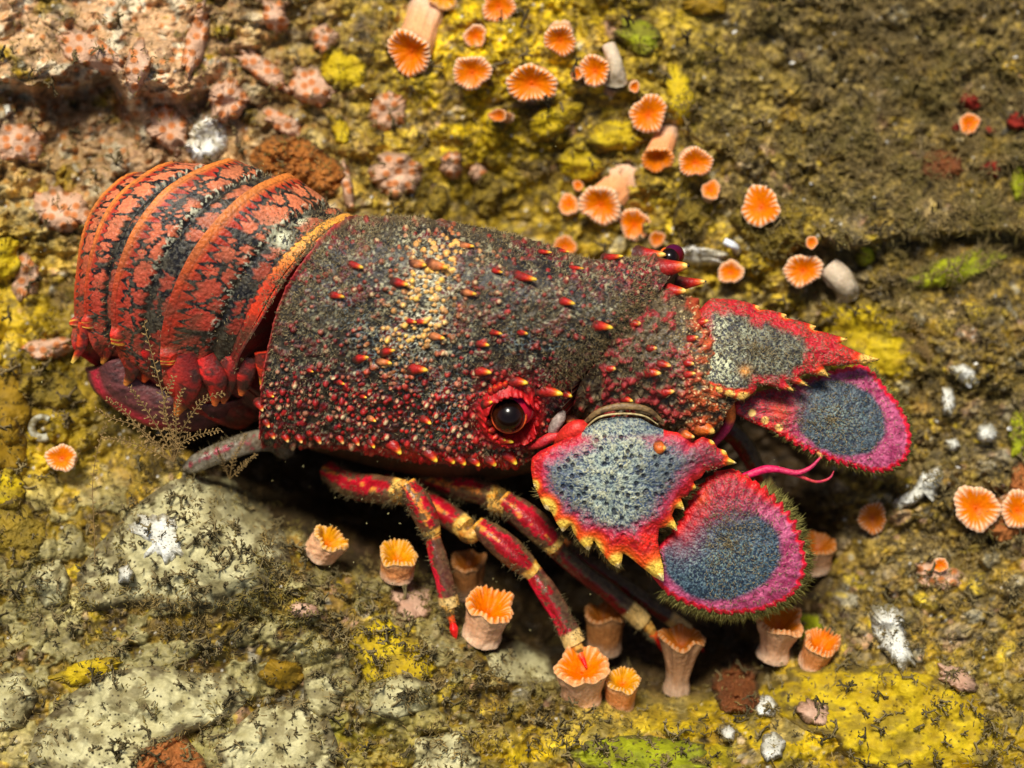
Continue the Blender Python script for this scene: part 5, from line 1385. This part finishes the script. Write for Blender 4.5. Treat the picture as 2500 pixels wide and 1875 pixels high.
sprigs(3800, lambda x, y: (.10 + 1.0 * gauss(x, y, 880, 1490, 300, 120, 22) + .9 * gauss(x, y, 1300, 1720, 380, 70, 12) + .6 * sst(.5, .62, fbm(x / 70, y / 45, 531, 4))) * sst(-2, -.6, dz(x, y)), .2, .6, ((66, 58, 36), (134, 118, 78)))
sprigs(1500, lambda x, y: .5 * sst(.45, .6, fbm(x / 90, y / 60, 541, 4)) * sst(-3.5, -2.2, dz(x, y)), .3, .75, ((64, 54, 34), (122, 104, 68)), yr=(-100, 1100))
tag(SP.build("algae_sprigs", M_TURF), "small dark branching algae sprigs dotted over the sponge sheets", "algae", kind='stuff')

def hydroid(label, base, stems, z0, z1, r=.020, pin=15, name="feathery_hydroid"):
    g = Geo()
    for pts in stems:
        pp = catmull(np.array([base] + pts, float), 34)
        t = np.linspace(0, 1, 34)
        C_ = P(pp[:, 0], pp[:, 1], z0 + (z1 - z0) * t)
        segs(g, C_[:-1], C_[1:], r * (1.2 - .7 * t[:-1]), r * (1.2 - .7 * t[1:]), lin((120, 96, 56)))
        tg = np.gradient(C_, axis=0); tg /= np.linalg.norm(tg, axis=1)[:, None]
        sd = np.cross(tg, [0, .1, 1.0])
        for sgn in (-1, 1):
            i = np.arange(5, 34); k = (i % 2 == (sgn > 0)); i = i[k]
            L = pin / 100 * (1.15 - .6 * t[i])[:, None] * rg.uniform(.7, 1.2, len(i))[:, None]
            a0 = C_[i]; a1 = a0 + (sd[i] * sgn + tg[i] * .45 + rg.normal(0, .15, (len(i), 3))) * L
            segs(g, a0, a1, r * .55, r * .4, lin((134, 108, 66)))
            for f_ in (.35, .6, .85, 1.0):
                nb = a0 + (a1 - a0) * f_; e = nb + (tg[i] + rg.normal(0, .3, (len(i), 3))) * .035
                segs(g, nb, e, r * .8, r * .35, lin((150, 122, 76)))
    tag(g.build(name, M_TURF, None, W(P(base[0], base[1], z0))), label, "hydroid")
hydroid("feathery brown hydroid with many fine branches standing in front of the tail", (424, 1128), [
  [(412, 1050), (396, 960), (372, 870), (352, 790)], [(380, 1080), (330, 1040), (270, 1020), (236, 1000)], [(360, 1070), (300, 1000), (262, 975)],
  [(400, 1070), (350, 990), (320, 950)], [(440, 1060), (470, 1010), (500, 975), (545, 960)], [(446, 1080), (490, 1060), (540, 1050)], [(430, 1060), (430, 1000), (446, 950)], [(370, 1100), (300, 1075), (255, 1070)], [(420, 1060), (400, 1010), (408, 960), (425, 920)]], .3, 1.9)
hydroid("thin single stemmed hydroid rising at the left of the cream mound", (232, 1420), [[(230, 1300), (226, 1180), (240, 1090), (262, 1030)]], .5, 1.4, .014, 10)
hydroid("faint fan of fine hydroid branches right of the far antenna tip", (2270, 900), [[(2262, 840), (2230, 790), (2190, 765)], [(2255, 850), (2215, 820), (2180, 815)], [(2262, 860), (2230, 850), (2200, 860)]], -1.9, -1.2, .012, 12)
hydroid("small fuzzy hydroid under the rear corner of the carapace", (560, 1170), [[(570, 1120), (590, 1085), (600, 1060)], [(600, 1130), (625, 1110)], [(540, 1120), (530, 1095)]], -.2, .9, .014, 10)

DS = Geo()
for _ in range(170):
    px_, py_ = rg.uniform(0, 2500), rg.uniform(0, 1875)
    if rg.random() < .5: px_, py_ = rg.uniform(650, 2000), rg.uniform(1100, 1600)
    z_ = rg.uniform(0.5, 5.0) if not (650 < px_ < 2000 and 1150 < py_ < 1600) else rg.uniform(-1.5, 1.0)
    c_ = P(px_, py_, z_); r_ = rg.uniform(.008, .02)
    d_ = rg.normal(0, 1, 3); d_ /= np.linalg.norm(d_)
    segs(DS, [c_ - d_ * r_ * 1.2], [c_ + d_ * r_ * 1.2], r_, r_ * .5, lin((186, 176, 120)))
tag(DS.build("drifting_specks", M_TURF), "tiny pale specks of silt drifting in the water", "silt specks", kind='stuff')

# white shell chips lodged in the turf
chip = None
for k in range(16):
    px_, py_ = (rg.uniform(1700, 2480), rg.uniform(20, 520)) if k < 11 else (rg.uniform(2250, 2480), rg.uniform(760, 1150))
    zc_ = float(hz(px_, py_)) + .06
    if chip is None:
        g = Geo(); c_ = P(px_, py_, zc_)
        ball(g, c_, .06, lambda d: mix(lin((214, 210, 200)), lin((246, 246, 240)), fbm(d[..., 0] * 3 + 5, d[..., 1] * 3, 7)), 14, 18, (1.3, .8, .55))
        chip = g.build("shell_chip", M_WHITE, None, W(c_))
        tag(chip, "tiny white shell chip lodged in the brown turf at right", "shell", "white shell chips in the turf")
        o = chip
    else:
        o = chip.copy(); col.objects.link(o)
        o.location = Vector(W(P(px_, py_, zc_ - .05)).tolist())
    o.rotation_euler = tuple(rg.uniform(-.8, .8, 3)); q_ = rg.uniform(.6, 1.5); o.scale = (q_, q_ * rg.uniform(.6, 1.2), q_)
